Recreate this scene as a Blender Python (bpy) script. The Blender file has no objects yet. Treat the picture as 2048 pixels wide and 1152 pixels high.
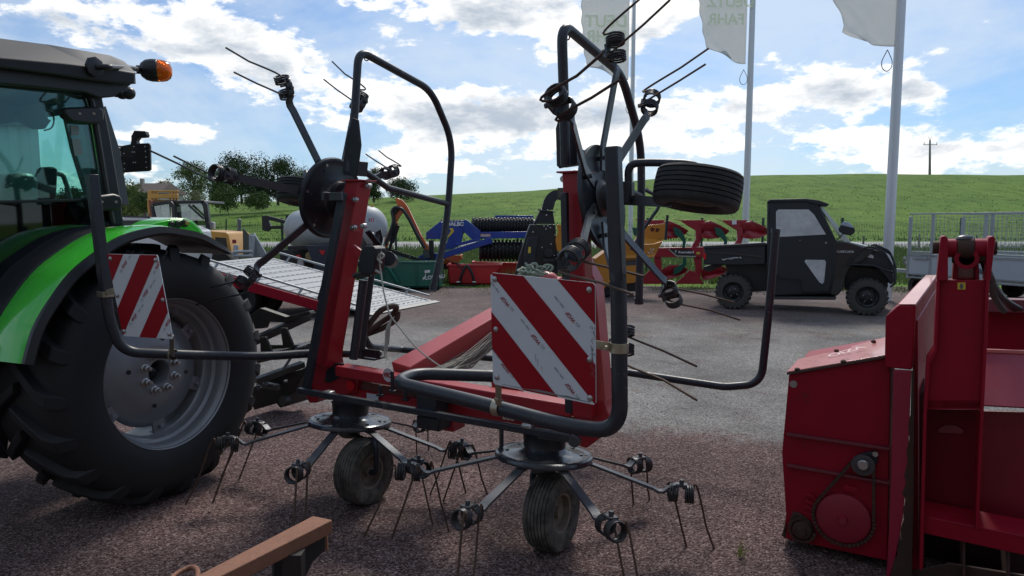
import bpy, bmesh, math, random
from mathutils import Vector, Matrix, Quaternion
random.seed(7)
R = math.radians
SC = bpy.context.scene
COL = SC.collection
# ------------------------------------------------------------------ camera
FP, CX, CY, CH = 1365.333, 1024.0, 576.0, 1.65
PITCH = math.atan(131/FP)
cam = bpy.data.cameras.new('camera'); camo = bpy.data.objects.new('camera', cam); COL.objects.link(camo)
camo.location = (0, 0, CH); camo.rotation_euler = (R(90)-PITCH, 0, 0)
cam.sensor_width = 36; cam.lens = 24; cam.clip_start = .05; cam.clip_end = 5000
SC.camera = camo
SC.view_settings.view_transform = 'Standard'; SC.view_settings.look = 'None'
SC.view_settings.exposure = 0.33; SC.view_settings.gamma = 1
# ------------------------------------------------------------------ sun
SUN_EL, SUN_AZ = R(48), R(14)          # azimuth measured from +Y towards +X
sd = Vector((math.sin(SUN_AZ)*math.cos(SUN_EL), math.cos(SUN_AZ)*math.cos(SUN_EL), math.sin(SUN_EL)))
sl = bpy.data.lights.new('sun', 'SUN'); sl.energy = 2.3; sl.angle = R(14); sl.color = (1, .93, .84)
so = bpy.data.objects.new('sun', sl); COL.objects.link(so); so.location = (0, 0, 30)
so.rotation_euler = (-sd).to_track_quat('-Z', 'Y').to_euler()
# ------------------------------------------------------------------ pixel <-> place helpers (survey of the site)
def ray(px, py):
    u, v = (px-CX)/FP, (CY-py)/FP
    c, s = math.cos(PITCH), math.sin(PITCH)
    return Vector((u, c+v*s, -s+v*c))
def P(px, py, Y):
    d = ray(px, py); return Vector((0, 0, CH))+d*(Y/d.y)
def G(px, py, z=0.0):
    d = ray(px, py); return Vector((0, 0, CH))+d*((z-CH)/d.z)
def PL(px, py, p0, n):
    d = ray(px, py); o = Vector((0, 0, CH))
    return o+d*((Vector(p0)-o).dot(n)/d.dot(n))
# ------------------------------------------------------------------ world
w = bpy.data.worlds.new('World'); SC.world = w; w.use_nodes = True
nt = w.node_tree; N = nt.nodes; L = nt.links; N.clear()
def nd(tree, t, **k):
    n = tree.nodes.new(t)
    for a, b in k.items():
        if a.startswith('i_'): n.inputs[a[2:].replace('_', ' ')].default_value = b
        elif a.startswith('n_'): n.inputs[int(a[2:])].default_value = b
        else: setattr(n, a, b)
    return n
def mth(tree, op, a, b=None, c=None, clamp=False):
    n = tree.nodes.new('ShaderNodeMath'); n.operation = op; n.use_clamp = clamp
    for i, v in enumerate((a, b, c)):
        if v is None: continue
        if isinstance(v, (int, float)): n.inputs[i].default_value = v
        else: tree.links.new(v, n.inputs[i])
    return n.outputs[0]
out = nd(nt, 'ShaderNodeOutputWorld'); bg = nd(nt, 'ShaderNodeBackground'); L.new(bg.outputs[0], out.inputs[0])
sky = nd(nt, 'ShaderNodeTexSky', sky_type='NISHITA', sun_disc=False, sun_elevation=SUN_EL, sun_rotation=SUN_AZ, altitude=200, air_density=1.0, dust_density=1.2, ozone_density=1.5)
tc = nd(nt, 'ShaderNodeTexCoord'); sp = nd(nt, 'ShaderNodeSeparateXYZ'); L.new(tc.outputs['Generated'], sp.inputs[0])
zz = mth(nt, 'ADD', mth(nt, 'MAXIMUM', sp.outputs[2], 0.0), .16)
cb = nd(nt, 'ShaderNodeCombineXYZ')
L.new(sp.outputs[0], cb.inputs[0]); L.new(sp.outputs[1], cb.inputs[1]); L.new(mth(nt, 'MULTIPLY', sp.outputs[2], 2.3), cb.inputs[2])
def wnoise(vec, scale, det, rough, off, dist=0.0):
    mp = nd(nt, 'ShaderNodeMapping'); mp.inputs['Location'].default_value = off; L.new(vec, mp.inputs[0])
    n = nd(nt, 'ShaderNodeTexNoise', i_Scale=scale, i_Detail=det, i_Roughness=rough, i_Distortion=dist); L.new(mp.outputs[0], n.inputs['Vector']); return n.outputs[0]
vec = cb.outputs[0]
n1 = wnoise(vec, 6.2, 14, .62, (3.1, 7.7, .3), .12)
n1b = wnoise(vec, 6.2, 14, .62, (3.1, 7.7, .3+.055), .12)   # sampled higher up, towards the sun: thickness shading
n2 = wnoise(vec, 17, 10, .62, (1, 2, 3), .1)
n3 = wnoise(vec, 1.9, 9, .6, (9, 4, 1), .8)
# broad masses of cloud where the day had them: (px, py, width, weight)
def blob(px, py, sx, sy, wt):
    d = ray(px, py).normalized(); ax = d.cross(Vector((0, 0, 1))).normalized(); ay = ax.cross(d)
    def dot(v, s):
        n = nd(nt, 'ShaderNodeVectorMath', operation='DOT_PRODUCT'); L.new(tc.outputs['Generated'], n.inputs[0]); n.inputs[1].default_value = v*(FP/s); return n.outputs['Value']
    a, b = dot(ax, sx), dot(ay, sy)
    r2 = mth(nt, 'ADD', mth(nt, 'MULTIPLY', a, a), mth(nt, 'MULTIPLY', b, b))
    return mth(nt, 'MULTIPLY', mth(nt, 'POWER', 2.718, mth(nt, 'MULTIPLY', r2, -1.0)), wt)
BL = [(95, 35, 95, 24, .20), (210, 95, 120, 16, .16), (500, 110, 150, 62, .26), (690, 185, 190, 55, .24), (330, 264, 120, 24, .24), (430, 40, 130, 26, .12),
      (980, 30, 250, 60, .24), (1000, 235, 200, 48, .22), (1250, 235, 230, 55, .22), (1240, 60, 120, 60, .2), (1570, 200, 230, 42, .24), (1720, 145, 100, 34, .2), (1880, 300, 220, 30, .24),
      (1400, 300, 120, 24, .18), (790, 305, 80, 20, .22), (1540, 120, 70, 26, .2), (1800, 190, 90, 20, .2), (1690, 272, 90, 14, .14), (1100, 345, 500, 16, .12), (1960, 10, 80, 20, .1), (860, 240, 120, 30, .12),
      (1900, 90, 200, 70, -.14), (650, 45, 90, 50, -.14), (950, 125, 110, 28, -.12), (330, 190, 130, 26, -.16), (530, 262, 110, 34, -.18), (1030, 155, 90, 24, -.10), (300, 130, 60, 30, -.12)]
acc = mth(nt, 'ADD', n1, mth(nt, 'MULTIPLY', mth(nt, 'SUBTRACT', n2, .5), .62))
acb = mth(nt, 'ADD', n1b, mth(nt, 'MULTIPLY', mth(nt, 'SUBTRACT', n2, .5), .22))
tot = None
for b in BL:
    o_ = blob(*b); tot = o_ if tot is None else mth(nt, 'ADD', tot, o_)
dens = mth(nt, 'ADD', acc, tot)
densb = mth(nt, 'ADD', acb, tot)
def mrange(v, a, b, c=0., d=1., smooth=True):
    n = nd(nt, 'ShaderNodeMapRange', interpolation_type='SMOOTHSTEP' if smooth else 'LINEAR'); L.new(v, n.inputs[0])
    for i, x in enumerate((a, b, c, d)): n.inputs[i+1].default_value = x
    return n.outputs[0]
mask = mrange(dens, .59, .70)
wisp = mrange(mth(nt, 'ADD', n3, mth(nt, 'MULTIPLY', n2, .20)), .42, .76, .0, .66)
core = mrange(densb, .64, .92)
cc = nd(nt, 'ShaderNodeMix', data_type='RGBA'); L.new(core, cc.inputs['Factor'])
cc.inputs['A'].default_value = (.97, .96, .94, 1); cc.inputs['B'].default_value = (.40, .46, .54, 1)
skb = nd(nt, 'ShaderNodeMix', data_type='RGBA', blend_type='MULTIPLY', i_Factor=1.0); L.new(sky.outputs[0], skb.inputs['A']); skb.inputs['B'].default_value = (.050, .069, .090, 1)
m1 = nd(nt, 'ShaderNodeMix', data_type='RGBA'); L.new(wisp, m1.inputs['Factor']); L.new(skb.outputs['Result'], m1.inputs['A']); m1.inputs['B'].default_value = (.60, .67, .74, 1)
m2 = nd(nt, 'ShaderNodeMix', data_type='RGBA'); L.new(mask, m2.inputs['Factor']); L.new(m1.outputs['Result'], m2.inputs['A']); L.new(cc.outputs['Result'], m2.inputs['B'])
mul = nd(nt, 'ShaderNodeMix', data_type='RGBA', blend_type='MULTIPLY', i_Factor=1.0); L.new(m2.outputs['Result'], mul.inputs['A']); mul.inputs['B'].default_value = (10, 10, 10, 1)
L.new(mul.outputs['Result'], bg.inputs[0]); bg.inputs[1].default_value = .1
# ------------------------------------------------------------------ materials
MATS = {}
def mat(name, col, rough=.5, metal=0., dirt=0., dcol=(.10, .08, .065), dscale=6., bump=0., bscale=40., coat=0., var=.12, spec=.5, chips=0., ccol=(.10, .05, .03)):
    if name in MATS: return MATS[name]
    m = bpy.data.materials.new(name); m.use_nodes = True; t = m.node_tree; b = t.nodes['Principled BSDF']
    b.inputs['Roughness'].default_value = rough; b.inputs['Metallic'].default_value = metal
    b.inputs['Coat Weight'].default_value = coat; b.inputs['Specular IOR Level'].default_value = spec
    co = t.nodes.new('ShaderNodeTexCoord')
    n = nd(t, 'ShaderNodeTexNoise', i_Scale=dscale, i_Detail=8., i_Roughness=.65); t.links.new(co.outputs['Object'], n.inputs['Vector'])
    vm = nd(t, 'ShaderNodeMix', data_type='RGBA'); t.links.new(n.outputs[0], vm.inputs['Factor'])
    vm.inputs['A'].default_value = (*[c*(1-var) for c in col], 1); vm.inputs['B'].default_value = (*[min(1, c*(1+var)) for c in col], 1)
    cur = vm.outputs['Result']
    if dirt > 0:
        n_ = nd(t, 'ShaderNodeTexNoise', i_Scale=dscale*1.7, i_Detail=10., i_Roughness=.75); t.links.new(co.outputs['Object'], n_.inputs['Vector'])
        mr = nd(t, 'ShaderNodeMapRange'); t.links.new(n_.outputs[0], mr.inputs[0]); mr.inputs[1].default_value = .62-dirt*.35; mr.inputs[2].default_value = .80; mr.inputs[4].default_value = min(1, .35+dirt)
        dm = nd(t, 'ShaderNodeMix', data_type='RGBA'); t.links.new(mr.outputs[0], dm.inputs['Factor']); t.links.new(cur, dm.inputs['A']); dm.inputs['B'].default_value = (*dcol, 1)
        cur = dm.outputs['Result']
        rr = nd(t, 'ShaderNodeMapRange'); t.links.new(mr.outputs[0], rr.inputs[0]); rr.inputs[3].default_value = rough; rr.inputs[4].default_value = min(1, rough+.35); t.links.new(rr.outputs[0], b.inputs['Roughness'])
    if chips > 0:
        n_ = nd(t, 'ShaderNodeTexNoise', i_Scale=55., i_Detail=6., i_Roughness=.7); t.links.new(co.outputs['Object'], n_.inputs['Vector']); nb = nd(t, 'ShaderNodeTexNoise', i_Scale=5., i_Detail=3.); t.links.new(co.outputs['Object'], nb.inputs['Vector'])
        a_ = mth(t, 'ADD', n_.outputs[0], mth(t, 'MULTIPLY', mth(t, 'SUBTRACT', nb.outputs[0], .5), .5))
        mr = nd(t, 'ShaderNodeMapRange'); t.links.new(a_, mr.inputs[0]); mr.inputs[1].default_value = .74-chips*.2; mr.inputs[2].default_value = .78-chips*.2
        dm = nd(t, 'ShaderNodeMix', data_type='RGBA'); t.links.new(mr.outputs[0], dm.inputs['Factor']); t.links.new(cur, dm.inputs['A']); dm.inputs['B'].default_value = (*ccol, 1); cur = dm.outputs['Result']
    t.links.new(cur, b.inputs['Base Color'])
    if bump > 0:
        bn = nd(t, 'ShaderNodeTexNoise', i_Scale=bscale, i_Detail=6.); t.links.new(co.outputs['Object'], bn.inputs['Vector'])
        bp = nd(t, 'ShaderNodeBump', i_Strength=bump, i_Distance=.01); t.links.new(bn.outputs[0], bp.inputs['Height']); t.links.new(bp.outputs[0], b.inputs['Normal'])
    MATS[name] = m; return m
def glass(name, tint, alpha, rough=.03):
    m = bpy.data.materials.new(name); m.use_nodes = True; t = m.node_tree; t.nodes.clear()
    o = nd(t, 'ShaderNodeOutputMaterial'); tr = nd(t, 'ShaderNodeBsdfTransparent'); tr.inputs[0].default_value = (*tint, 1)
    gl = nd(t, 'ShaderNodeBsdfGlossy'); gl.inputs['Roughness'].default_value = rough; gl.inputs[0].default_value = (.9, .95, .95, 1)
    fr = nd(t, 'ShaderNodeFresnel', i_IOR=1.5); mx = nd(t, 'ShaderNodeMixShader')
    ad = mth(t, 'ADD', fr.outputs[0], alpha, clamp=True); t.links.new(ad, mx.inputs[0]); t.links.new(tr.outputs[0], mx.inputs[1]); t.links.new(gl.outputs[0], mx.inputs[2]); t.links.new(mx.outputs[0], o.inputs[0])
    MATS[name] = m; return m
# ------------------------------------------------------------------ mesh builder
class MB:
    def __init__(s, M=None): s.v = []; s.f = []; s.M = M or Matrix()
    def add(s, vs, fs):
        b = len(s.v); s.v += [s.M@Vector(v) for v in vs]; s.f += [tuple(i+b for i in f) for f in fs]; return s
    def hexa(s, a, b):      # two quads of 4 corners each, joined
        return s.add(list(a)+list(b), [(3, 2, 1, 0), (4, 5, 6, 7), (0, 1, 5, 4), (1, 2, 6, 5), (2, 3, 7, 6), (3, 0, 4, 7)])
    def box(s, c, size, ax=None):
        c = Vector(c); x, y, z = [d/2 for d in size]; A = ax or (Vector((1, 0, 0)), Vector((0, 1, 0)), Vector((0, 0, 1)))
        q = lambda i, j, k: c+A[0]*(i*x)+A[1]*(j*y)+A[2]*(k*z)
        return s.hexa([q(-1, -1, -1), q(1, -1, -1), q(1, 1, -1), q(-1, 1, -1)], [q(-1, -1, 1), q(1, -1, 1), q(1, 1, 1), q(-1, 1, 1)])
    def beam(s, p0, p1, w, h, wax, w1=None, h1=None):
        p0 = Vector(p0); p1 = Vector(p1); d = (p1-p0).normalized(); wx = Vector(wax); wx = (wx-d*wx.dot(d)).normalized(); hx = d.cross(wx)
        w1 = w1 or w; h1 = h1 or h
        Q = lambda p, a, b: [p-wx*a/2-hx*b/2, p+wx*a/2-hx*b/2, p+wx*a/2+hx*b/2, p-wx*a/2+hx*b/2]
        return s.hexa(Q(p0, w, h), Q(p1, w1, h1))
    def prism(s, pts, ext):
        ext = Vector(ext); n = len(pts); pts = [Vector(p) for p in pts]
        return s.add(pts+[p+ext for p in pts], [tuple(range(n))[::-1], tuple(range(n, 2*n))]+[(i, (i+1) % n, n+(i+1) % n, n+i) for i in range(n)])
    def sheet(s, rows):     # grid
        nr, nc = len(rows), len(rows[0]); vs = [p for r in rows for p in r]
        return s.add(vs, [(i*nc+j, i*nc+j+1, (i+1)*nc+j+1, (i+1)*nc+j) for i in range(nr-1) for j in range(nc-1)])
    def tube(s, pts, r, n=10, closed=False, caps=True, sq=False, r2=None):
        pts = [Vector(p) for p in pts]; m = len(pts); vs = []; prev = None
        for i, p in enumerate(pts):
            if closed: t = (pts[(i+1) % m]-pts[i-1])
            else: t = pts[min(i+1, m-1)]-pts[max(i-1, 0)]
            t = t.normalized() if t.length > 1e-9 else Vector((0, 0, 1))
            if prev is None:
                u = t.orthogonal().normalized() if not sq else (Vector((0, 0, 1)).cross(t).normalized() if abs(t.z) < .95 else Vector((1, 0, 0)))
            else:
                u = prev-t*prev.dot(t); u = u.normalized() if u.length > 1e-6 else t.orthogonal().normalized()
            prev = u; v = t.cross(u); rr = r if r2 is None else r+(r2-r)*i/(m-1)
            if callable(r): rr = r(i/(m-1))
            off = math.pi/4 if sq else 0
            for k in range(n):
                a = 2*math.pi*k/n+off; vs.append(p+u*math.cos(a)*rr+v*math.sin(a)*rr)
        fs = []
        rng = m if closed else m-1
        for i in range(rng):
            for k in range(n):
                a = i*n+k; b = i*n+(k+1) % n; c = ((i+1) % m)*n+(k+1) % n; d = ((i+1) % m)*n+k; fs.append((a, b, c, d))
        if caps and not closed: fs += [tuple(range(n))[::-1], tuple((m-1)*n+k for k in range(n))]
        return s.add(vs, fs)
    def lathe(s, prof, o, ax, n=32, a0=0, a1=2*math.pi, up=None):   # prof: (radius, along)
        ax = Vector(ax).normalized(); u = Vector(up) if up else ax.orthogonal(); u = (u-ax*u.dot(ax)).normalized(); v = ax.cross(u); o = Vector(o)
        full = abs(a1-a0-2*math.pi) < 1e-6; cnt = n if full else n+1; m = len(prof); vs = []
        for k in range(cnt):
            a = a0+(a1-a0)*k/n
            for r, h in prof: vs.append(o+ax*h+(u*math.cos(a)+v*math.sin(a))*r)
        fs = []
        for k in range(n):
            k2 = (k+1) % cnt
            for j in range(m-1): fs.append((k*m+j, k2*m+j, k2*m+j+1, k*m+j+1))
        return s.add(vs, fs)
    def cyl(s, p0, p1, r, n=16, r1=None):
        return s.tube([p0, p1], r, n, r2=r1)
    def ball(s, c, r, n=12, sc=(1, 1, 1)):
        c = Vector(c); vs = []; m = max(4, n//2)
        for i in range(m+1):
            t = math.pi*i/m
            for k in range(n): a = 2*math.pi*k/n; vs.append(c+Vector((math.sin(t)*math.cos(a)*r*sc[0], math.sin(t)*math.sin(a)*r*sc[1], math.cos(t)*r*sc[2])))
        return s.add(vs, [(i*n+k, (i+1)*n+k, (i+1)*n+(k+1) % n, i*n+(k+1) % n) for i in range(m) for k in range(n)])
def fillet(pts, rad, n=6):
    pts = [Vector(p) for p in pts]; o = [pts[0]]
    for i in range(1, len(pts)-1):
        a, b, c = pts[i-1], pts[i], pts[i+1]; r = rad[i] if isinstance(rad, dict) and i in rad else (rad if not isinstance(rad, dict) else .05)
        d1 = (a-b); d2 = (c-b); r_ = min(r, d1.length*.48, d2.length*.48); p = b+d1.normalized()*r_; q = b+d2.normalized()*r_
        for k in range(n+1): t = k/n; o.append(p*(1-t)**2+b*2*t*(1-t)+q*t*t)
    o.append(pts[-1]); return o
def build(mb, name, m, smooth=True, ang=38, weld=True):
    me = bpy.data.meshes.new(name); me.from_pydata([tuple(v) for v in mb.v], [], mb.f)
    bm = bmesh.new(); bm.from_mesh(me)
    if weld: bmesh.ops.remove_doubles(bm, verts=bm.verts, dist=1e-5)
    bmesh.ops.recalc_face_normals(bm, faces=bm.faces); bm.to_mesh(me); bm.free()
    if smooth:
        me.polygons.foreach_set('use_smooth', [True]*len(me.polygons)); me.set_sharp_from_angle(angle=R(ang))
    for x in (m if isinstance(m, (list, tuple)) else [m]): me.materials.append(x)
    return me
def wloc(o):
    p = Vector()
    while o is not None: p += o.location; o = o.parent
    return p
def part(name, mb, m, parent, bev=0, label=None, **k):
    loc = wloc(parent)
    mb.v = [v-loc for v in mb.v]
    o = bpy.data.objects.new(name, build(mb, name, m, **k)); COL.objects.link(o); o.parent = parent
    if bev: bv = o.modifiers.new('bevel', 'BEVEL'); bv.width = bev; bv.segments = 2; bv.limit_method = 'ANGLE'; bv.angle_limit = R(40); bv.harden_normals = False
    if label: o['label'] = label
    return o
def tag(o, label=None, cat=None, group=None, kind=None):
    if label: o['label'] = label
    if cat: o['category'] = cat
    if group: o['group'] = group
    if kind: o['kind'] = kind
    return o
def thing(name, label, cat, loc, group=None):
    o = bpy.data.objects.new(name, None); COL.objects.link(o); o.location = loc; o.empty_display_size = .2
    return tag(o, label, cat, group)
def single(name, mb, m, label=None, cat=None, group=None, kind=None, bev=0, origin=None, **k):
    if origin is None:
        zs = min(v.z for v in mb.v); c = sum(mb.v, Vector())/len(mb.v); origin = Vector((c.x, c.y, zs))
    mb.v = [v-Vector(origin) for v in mb.v]
    o = bpy.data.objects.new(name, build(mb, name, m, **k)); COL.objects.link(o); o.location = origin
    if bev: bv = o.modifiers.new('bevel', 'BEVEL'); bv.width = bev; bv.segments = 2; bv.limit_method = 'ANGLE'; bv.angle_limit = R(40)
    return tag(o, label, cat, group, kind)
def copy_tree(o, parent=None):
    c = o.copy(); COL.objects.link(c); c.parent = parent
    for ch in list(o.children): copy_tree(ch, c)
    return c
def text_mb(s, size, origin, xdir, ydir, ext=.002, mirror=False, bold=0.0, shear=0):
    cu = bpy.data.curves.new('t', 'FONT'); cu.body = s; cu.size = size; cu.offset = bold; cu.shear = shear; cu.resolution_u = 3
    ob = bpy.data.objects.new('t', cu); COL.objects.link(ob); dg = bpy.context.evaluated_depsgraph_get()
    me = bpy.data.meshes.new_from_object(ob.evaluated_get(dg)); bpy.data.objects.remove(ob)
    xs = [v.co.x for v in me.vertices]; wd = max(xs)
    X = Vector(xdir).normalized(); Y_ = Vector(ydir).normalized(); nrm = X.cross(Y_)
    mb = MB(); fs = [tuple(p.vertices) for p in me.polygons]; o = Vector(origin)
    if mirror: mb.add([o+X*(wd-v.co.x)+Y_*v.co.y+nrm*ext for v in me.vertices], fs)
    else: mb.add([o+X*v.co.x+Y_*v.co.y+nrm*ext for v in me.vertices], fs)
    bpy.data.meshes.remove(me); return mb, wd
# ================================================================== SETTING
def lerp_tab(tab, x):
    if x <= tab[0][0]: return tab[0][1]
    for (a, b), (c, d) in zip(tab, tab[1:]):
        if x <= c: t = (x-a)/(c-a); t = t*t*(3-2*t) if False else t; return b+(d-b)*t
    return tab[-1][1]
RIDGE = [(-400, 1.5), (-120, 2.2), (-66, 6.2), (-40, 6.4), (-24, 7.2), (0, 8.4), (10, 9.0), (30, 11.2), (50, 12.1), (112, 12.1), (260, 10), (420, 7)]
def hill(x, y):
    t = max(0, min(1, (y-64)/(150-64))); s = t*t*(3-2*t)*.35+t*.65
    if y > 150: s = 1-min(1, (y-150)/260)**2*.6
    zr = sum(lerp_tab(RIDGE, x+k) for k in (-12, -6, 0, 6, 12))/5
    return zr*s+(math.sin(x*.13+y*.07)*.12+math.sin(x*.31-y*.19)*.05)*min(1, t*4)
xs = [-420+12*i for i in range(24)]+[-132+4*i for i in range(67)]+[136+12*i for i in range(24)]
ys = [-60, -20, 20, 40, 60]+[64+3.5*i for i in range(40)]+[210+20*i for i in range(12)]
gm = MB(); gm.sheet([[Vector((x, y, hill(x, y) if y > 64 else 0)) for x in xs] for y in ys])
def grass_mat():
    m = bpy.data.materials.new('meadow_grass'); m.use_nodes = True; t = m.node_tree; b = t.nodes['Principled BSDF']; b.inputs['Roughness'].default_value = .9; b.inputs['Specular IOR Level'].default_value = .1
    co = nd(t, 'ShaderNodeTexCoord')
    def no(sc, loc, det, rough=.6, scale=1.):
        mp = nd(t, 'ShaderNodeMapping'); mp.inputs['Scale'].default_value = sc; mp.inputs['Location'].default_value = loc; t.links.new(co.outputs['Object'], mp.inputs[0])
        n = nd(t, 'ShaderNodeTexNoise', i_Scale=scale, i_Detail=det, i_Roughness=rough); t.links.new(mp.outputs[0], n.inputs[0]); return n.outputs[0]
    a = no((.05, .09, .05), (0, 0, 0), 6.); c = no((.55, .30, .3), (5, 1, 0), 4., .55); d = no((5, 3, 3), (2, 0, 0), 3.)
    e = mth(t, 'ADD', mth(t, 'MULTIPLY', c, .65), mth(t, 'MULTIPLY', d, .35))
    cr = nd(t, 'ShaderNodeValToRGB'); t.links.new(e, cr.inputs[0]); els = cr.color_ramp.elements
    els[0].position = .33; els[0].color = (.045, .075, .012, 1); els[1].position = .66; els[1].color = (.130, .215, .040, 1); x = els.new(.45); x.color = (.082, .160, .024, 1)
    mx = nd(t, 'ShaderNodeMix', data_type='RGBA', blend_type='MULTIPLY', i_Factor=.8); t.links.new(cr.outputs[0], mx.inputs['A'])
    c2 = nd(t, 'ShaderNodeValToRGB'); t.links.new(a, c2.inputs[0]); c2.color_ramp.elements[0].position = .35; c2.color_ramp.elements[0].color = (.75, .8, .7, 1); c2.color_ramp.elements[1].position = .65; c2.color_ramp.elements[1].color = (1.15, 1.05, .9, 1)
    t.links.new(c2.outputs[0], mx.inputs['B']); t.links.new(mx.outputs['Result'], b.inputs['Base Color'])
    bp = nd(t, 'ShaderNodeBump', i_Strength=.6, i_Distance=.25); t.links.new(e, bp.inputs['Height']); t.links.new(bp.outputs[0], b.inputs['Normal'])
    return m
MG = grass_mat()
single('ground', gm, MG, kind='structure', label='green grazed meadow rising to a low ridge', origin=(0, 0, 0))
# yard surface: grey worn asphalt with red chippings
def yard_mat():
    m = bpy.data.materials.new('yard'); m.use_nodes = True; t = m.node_tree; b = t.nodes['Principled BSDF']; b.inputs['Roughness'].default_value = .92; b.inputs['Specular IOR Level'].default_value = .18
    co = nd(t, 'ShaderNodeTexCoord'); O = co.outputs['Object']
    def no(scale, det, rough=.6, loc=(0, 0, 0)):
        mp = nd(t, 'ShaderNodeMapping'); mp.inputs['Location'].default_value = loc; t.links.new(O, mp.inputs[0])
        n = nd(t, 'ShaderNodeTexNoise', i_Scale=scale, i_Detail=det, i_Roughness=rough); t.links.new(mp.outputs[0], n.inputs[0]); return n.outputs[0]
    s = nd(t, 'ShaderNodeSeparateXYZ'); t.links.new(O, s.inputs[0]); X, Y = s.outputs[0], s.outputs[1]
    wob = mth(t, 'MULTIPLY', mth(t, 'SUBTRACT', no(.55, 5., .6), .5), 3.4)
    wob2 = mth(t, 'MULTIPLY', mth(t, 'SUBTRACT', no(5., 6., .7), .5), 1.6)
    yy = mth(t, 'ADD', mth(t, 'ADD', Y, mth(t, 'MULTIPLY', X, .30)), mth(t, 'ADD', mth(t, 'MULTIPLY', wob, .35), mth(t, 'MULTIPLY', wob2, .5)))
    def mr(v, a, b_, c=0., d=1.):
        n = nd(t, 'ShaderNodeMapRange', interpolation_type='SMOOTHSTEP'); t.links.new(v, n.inputs[0])
        for i, x in enumerate((a, b_, c, d)): n.inputs[i+1].default_value = x
        return n.outputs[0]
    near = mr(yy, 5.35, 5.85, 1., 0.); far = mr(mth(t, 'ADD', Y, wob), 9.5, 12.5, 0., .75)
    left = mr(mth(t, 'ADD', mth(t, 'ADD', X, mth(t, 'MULTIPLY', Y, .18)), wob2), -2.3, -1.2, .6, 0.)
    patch = mr(no(.9, 6., .65, (4, 4, 0)), .52, .66, 0., .45)
    red = mth(t, 'MINIMUM', mth(t, 'MAXIMUM', mth(t, 'MAXIMUM', mth(t, 'MAXIMUM', near, far), left), patch), 1.)
    vo = nd(t, 'ShaderNodeTexVoronoi', i_Scale=120.); t.links.new(O, vo.inputs['Vector'])
    vb = nd(t, 'ShaderNodeTexVoronoi', i_Scale=48.); t.links.new(O, vb.inputs['Vector'])
    sv = nd(t, 'ShaderNodeSeparateColor'); t.links.new(vo.outputs['Color'], sv.inputs[0])
    sw = nd(t, 'ShaderNodeSeparateColor'); t.links.new(vb.outputs['Color'], sw.inputs[0])
    rr = nd(t, 'ShaderNodeValToRGB'); t.links.new(sv.outputs[0], rr.inputs[0]); e = rr.color_ramp.elements
    e[0].position = 0; e[0].color = (.030, .016, .016, 1); e[1].position = 1; e[1].color = (.36, .27, .24, 1)
    for p_, c_ in ((.45, (.118, .070, .066)), (.75, (.185, .124, .117)), (.9, (.25, .185, .172))): q = e.new(p_); q.color = (*c_, 1)
    gr = nd(t, 'ShaderNodeValToRGB'); t.links.new(sv.outputs[0], gr.inputs[0]); e = gr.color_ramp.elements
    e[0].position = 0; e[0].color = (.075, .072, .068, 1); e[1].position = 1; e[1].color = (.38, .37, .355, 1)
    for p_, c_ in ((.3, (.20, .193, .182)), (.8, (.28, .268, .252))): q = e.new(p_); q.color = (*c_, 1)
    mx = nd(t, 'ShaderNodeMix', data_type='RGBA'); t.links.new(red, mx.inputs['Factor']); t.links.new(gr.outputs[0], mx.inputs['A']); t.links.new(rr.outputs[0], mx.inputs['B'])
    sand = mr(mth(t, 'ADD', no(1.3, 7., .7, (1, 9, 0)), mr(mth(t, 'ABSOLUTE', mth(t, 'SUBTRACT', mth(t, 'ADD', Y, mth(t, 'MULTIPLY', X, -.15)), 9.6)), 0, 1.6, .10, 0.)), .60, .74, 0., .42)
    sx = nd(t, 'ShaderNodeMix', data_type='RGBA'); t.links.new(sand, sx.inputs['Factor']); t.links.new(mx.outputs['Result'], sx.inputs['A']); sx.inputs['B'].default_value = (.30, .235, .165, 1)
    st = nd(t, 'ShaderNodeMix', data_type='RGBA', blend_type='MULTIPLY', i_Factor=1.0); t.links.new(sx.outputs['Result'], st.inputs['A'])
    k = mth(t, 'MULTIPLY', mr(no(.7, 8., .7, (7, 1, 0)), .3, .7, .62, 1.12), mr(sw.outputs[1], 0, 1, .86, 1.06)); cb_ = nd(t, 'ShaderNodeCombineColor')
    for i in range(3): t.links.new(k, cb_.inputs[i])
    t.links.new(cb_.outputs[0], st.inputs['B']); t.links.new(st.outputs['Result'], b.inputs['Base Color'])
    bp = nd(t, 'ShaderNodeBump', i_Strength=.9, i_Distance=.006, invert=True); t.links.new(mth(t, 'ADD', vo.outputs['Distance'], mth(t, 'MULTIPLY', vb.outputs['Distance'], .5)), bp.inputs['Height']); t.links.new(bp.outputs[0], b.inputs['Normal'])
    return m
ym = MB(); rows = []
for j in range(2):
    rows.append([Vector((x, -25 if j == 0 else 17.6+math.sin(x*.9)*.35+math.sin(x*2.3)*.2+random.uniform(-.12, .12)-.03*x, .012)) for x in [i*.5 for i in range(-90, 91)]])
ym.sheet(rows); single('yard', ym, yard_mat(), kind='structure', origin=(0, 0, 0))
MROAD = mat('road', (.30, .30, .29), .85, var=.08); MWP = mat('roadpaint', (.75, .75, .73), .6)
rd = MB(); rd.sheet([[Vector((x, y, .02)) for x in range(-200, 201, 20)] for y in (42, 58)]); single('road', rd, MROAD, kind='structure', origin=(0, 0, 0))
rl = MB()
for y in (43.2, 56.8): rl.sheet([[Vector((x, y+d, .026)) for x in range(-200, 201, 20)] for d in (0, .3)])
single('road_marking', rl, MWP, kind='structure', origin=(0, 0, 0))
MGAL = mat('galv', (.46, .49, .50), .42, .75, dirt=.25, dcol=(.30, .31, .31), dscale=9, var=.2)
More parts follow.
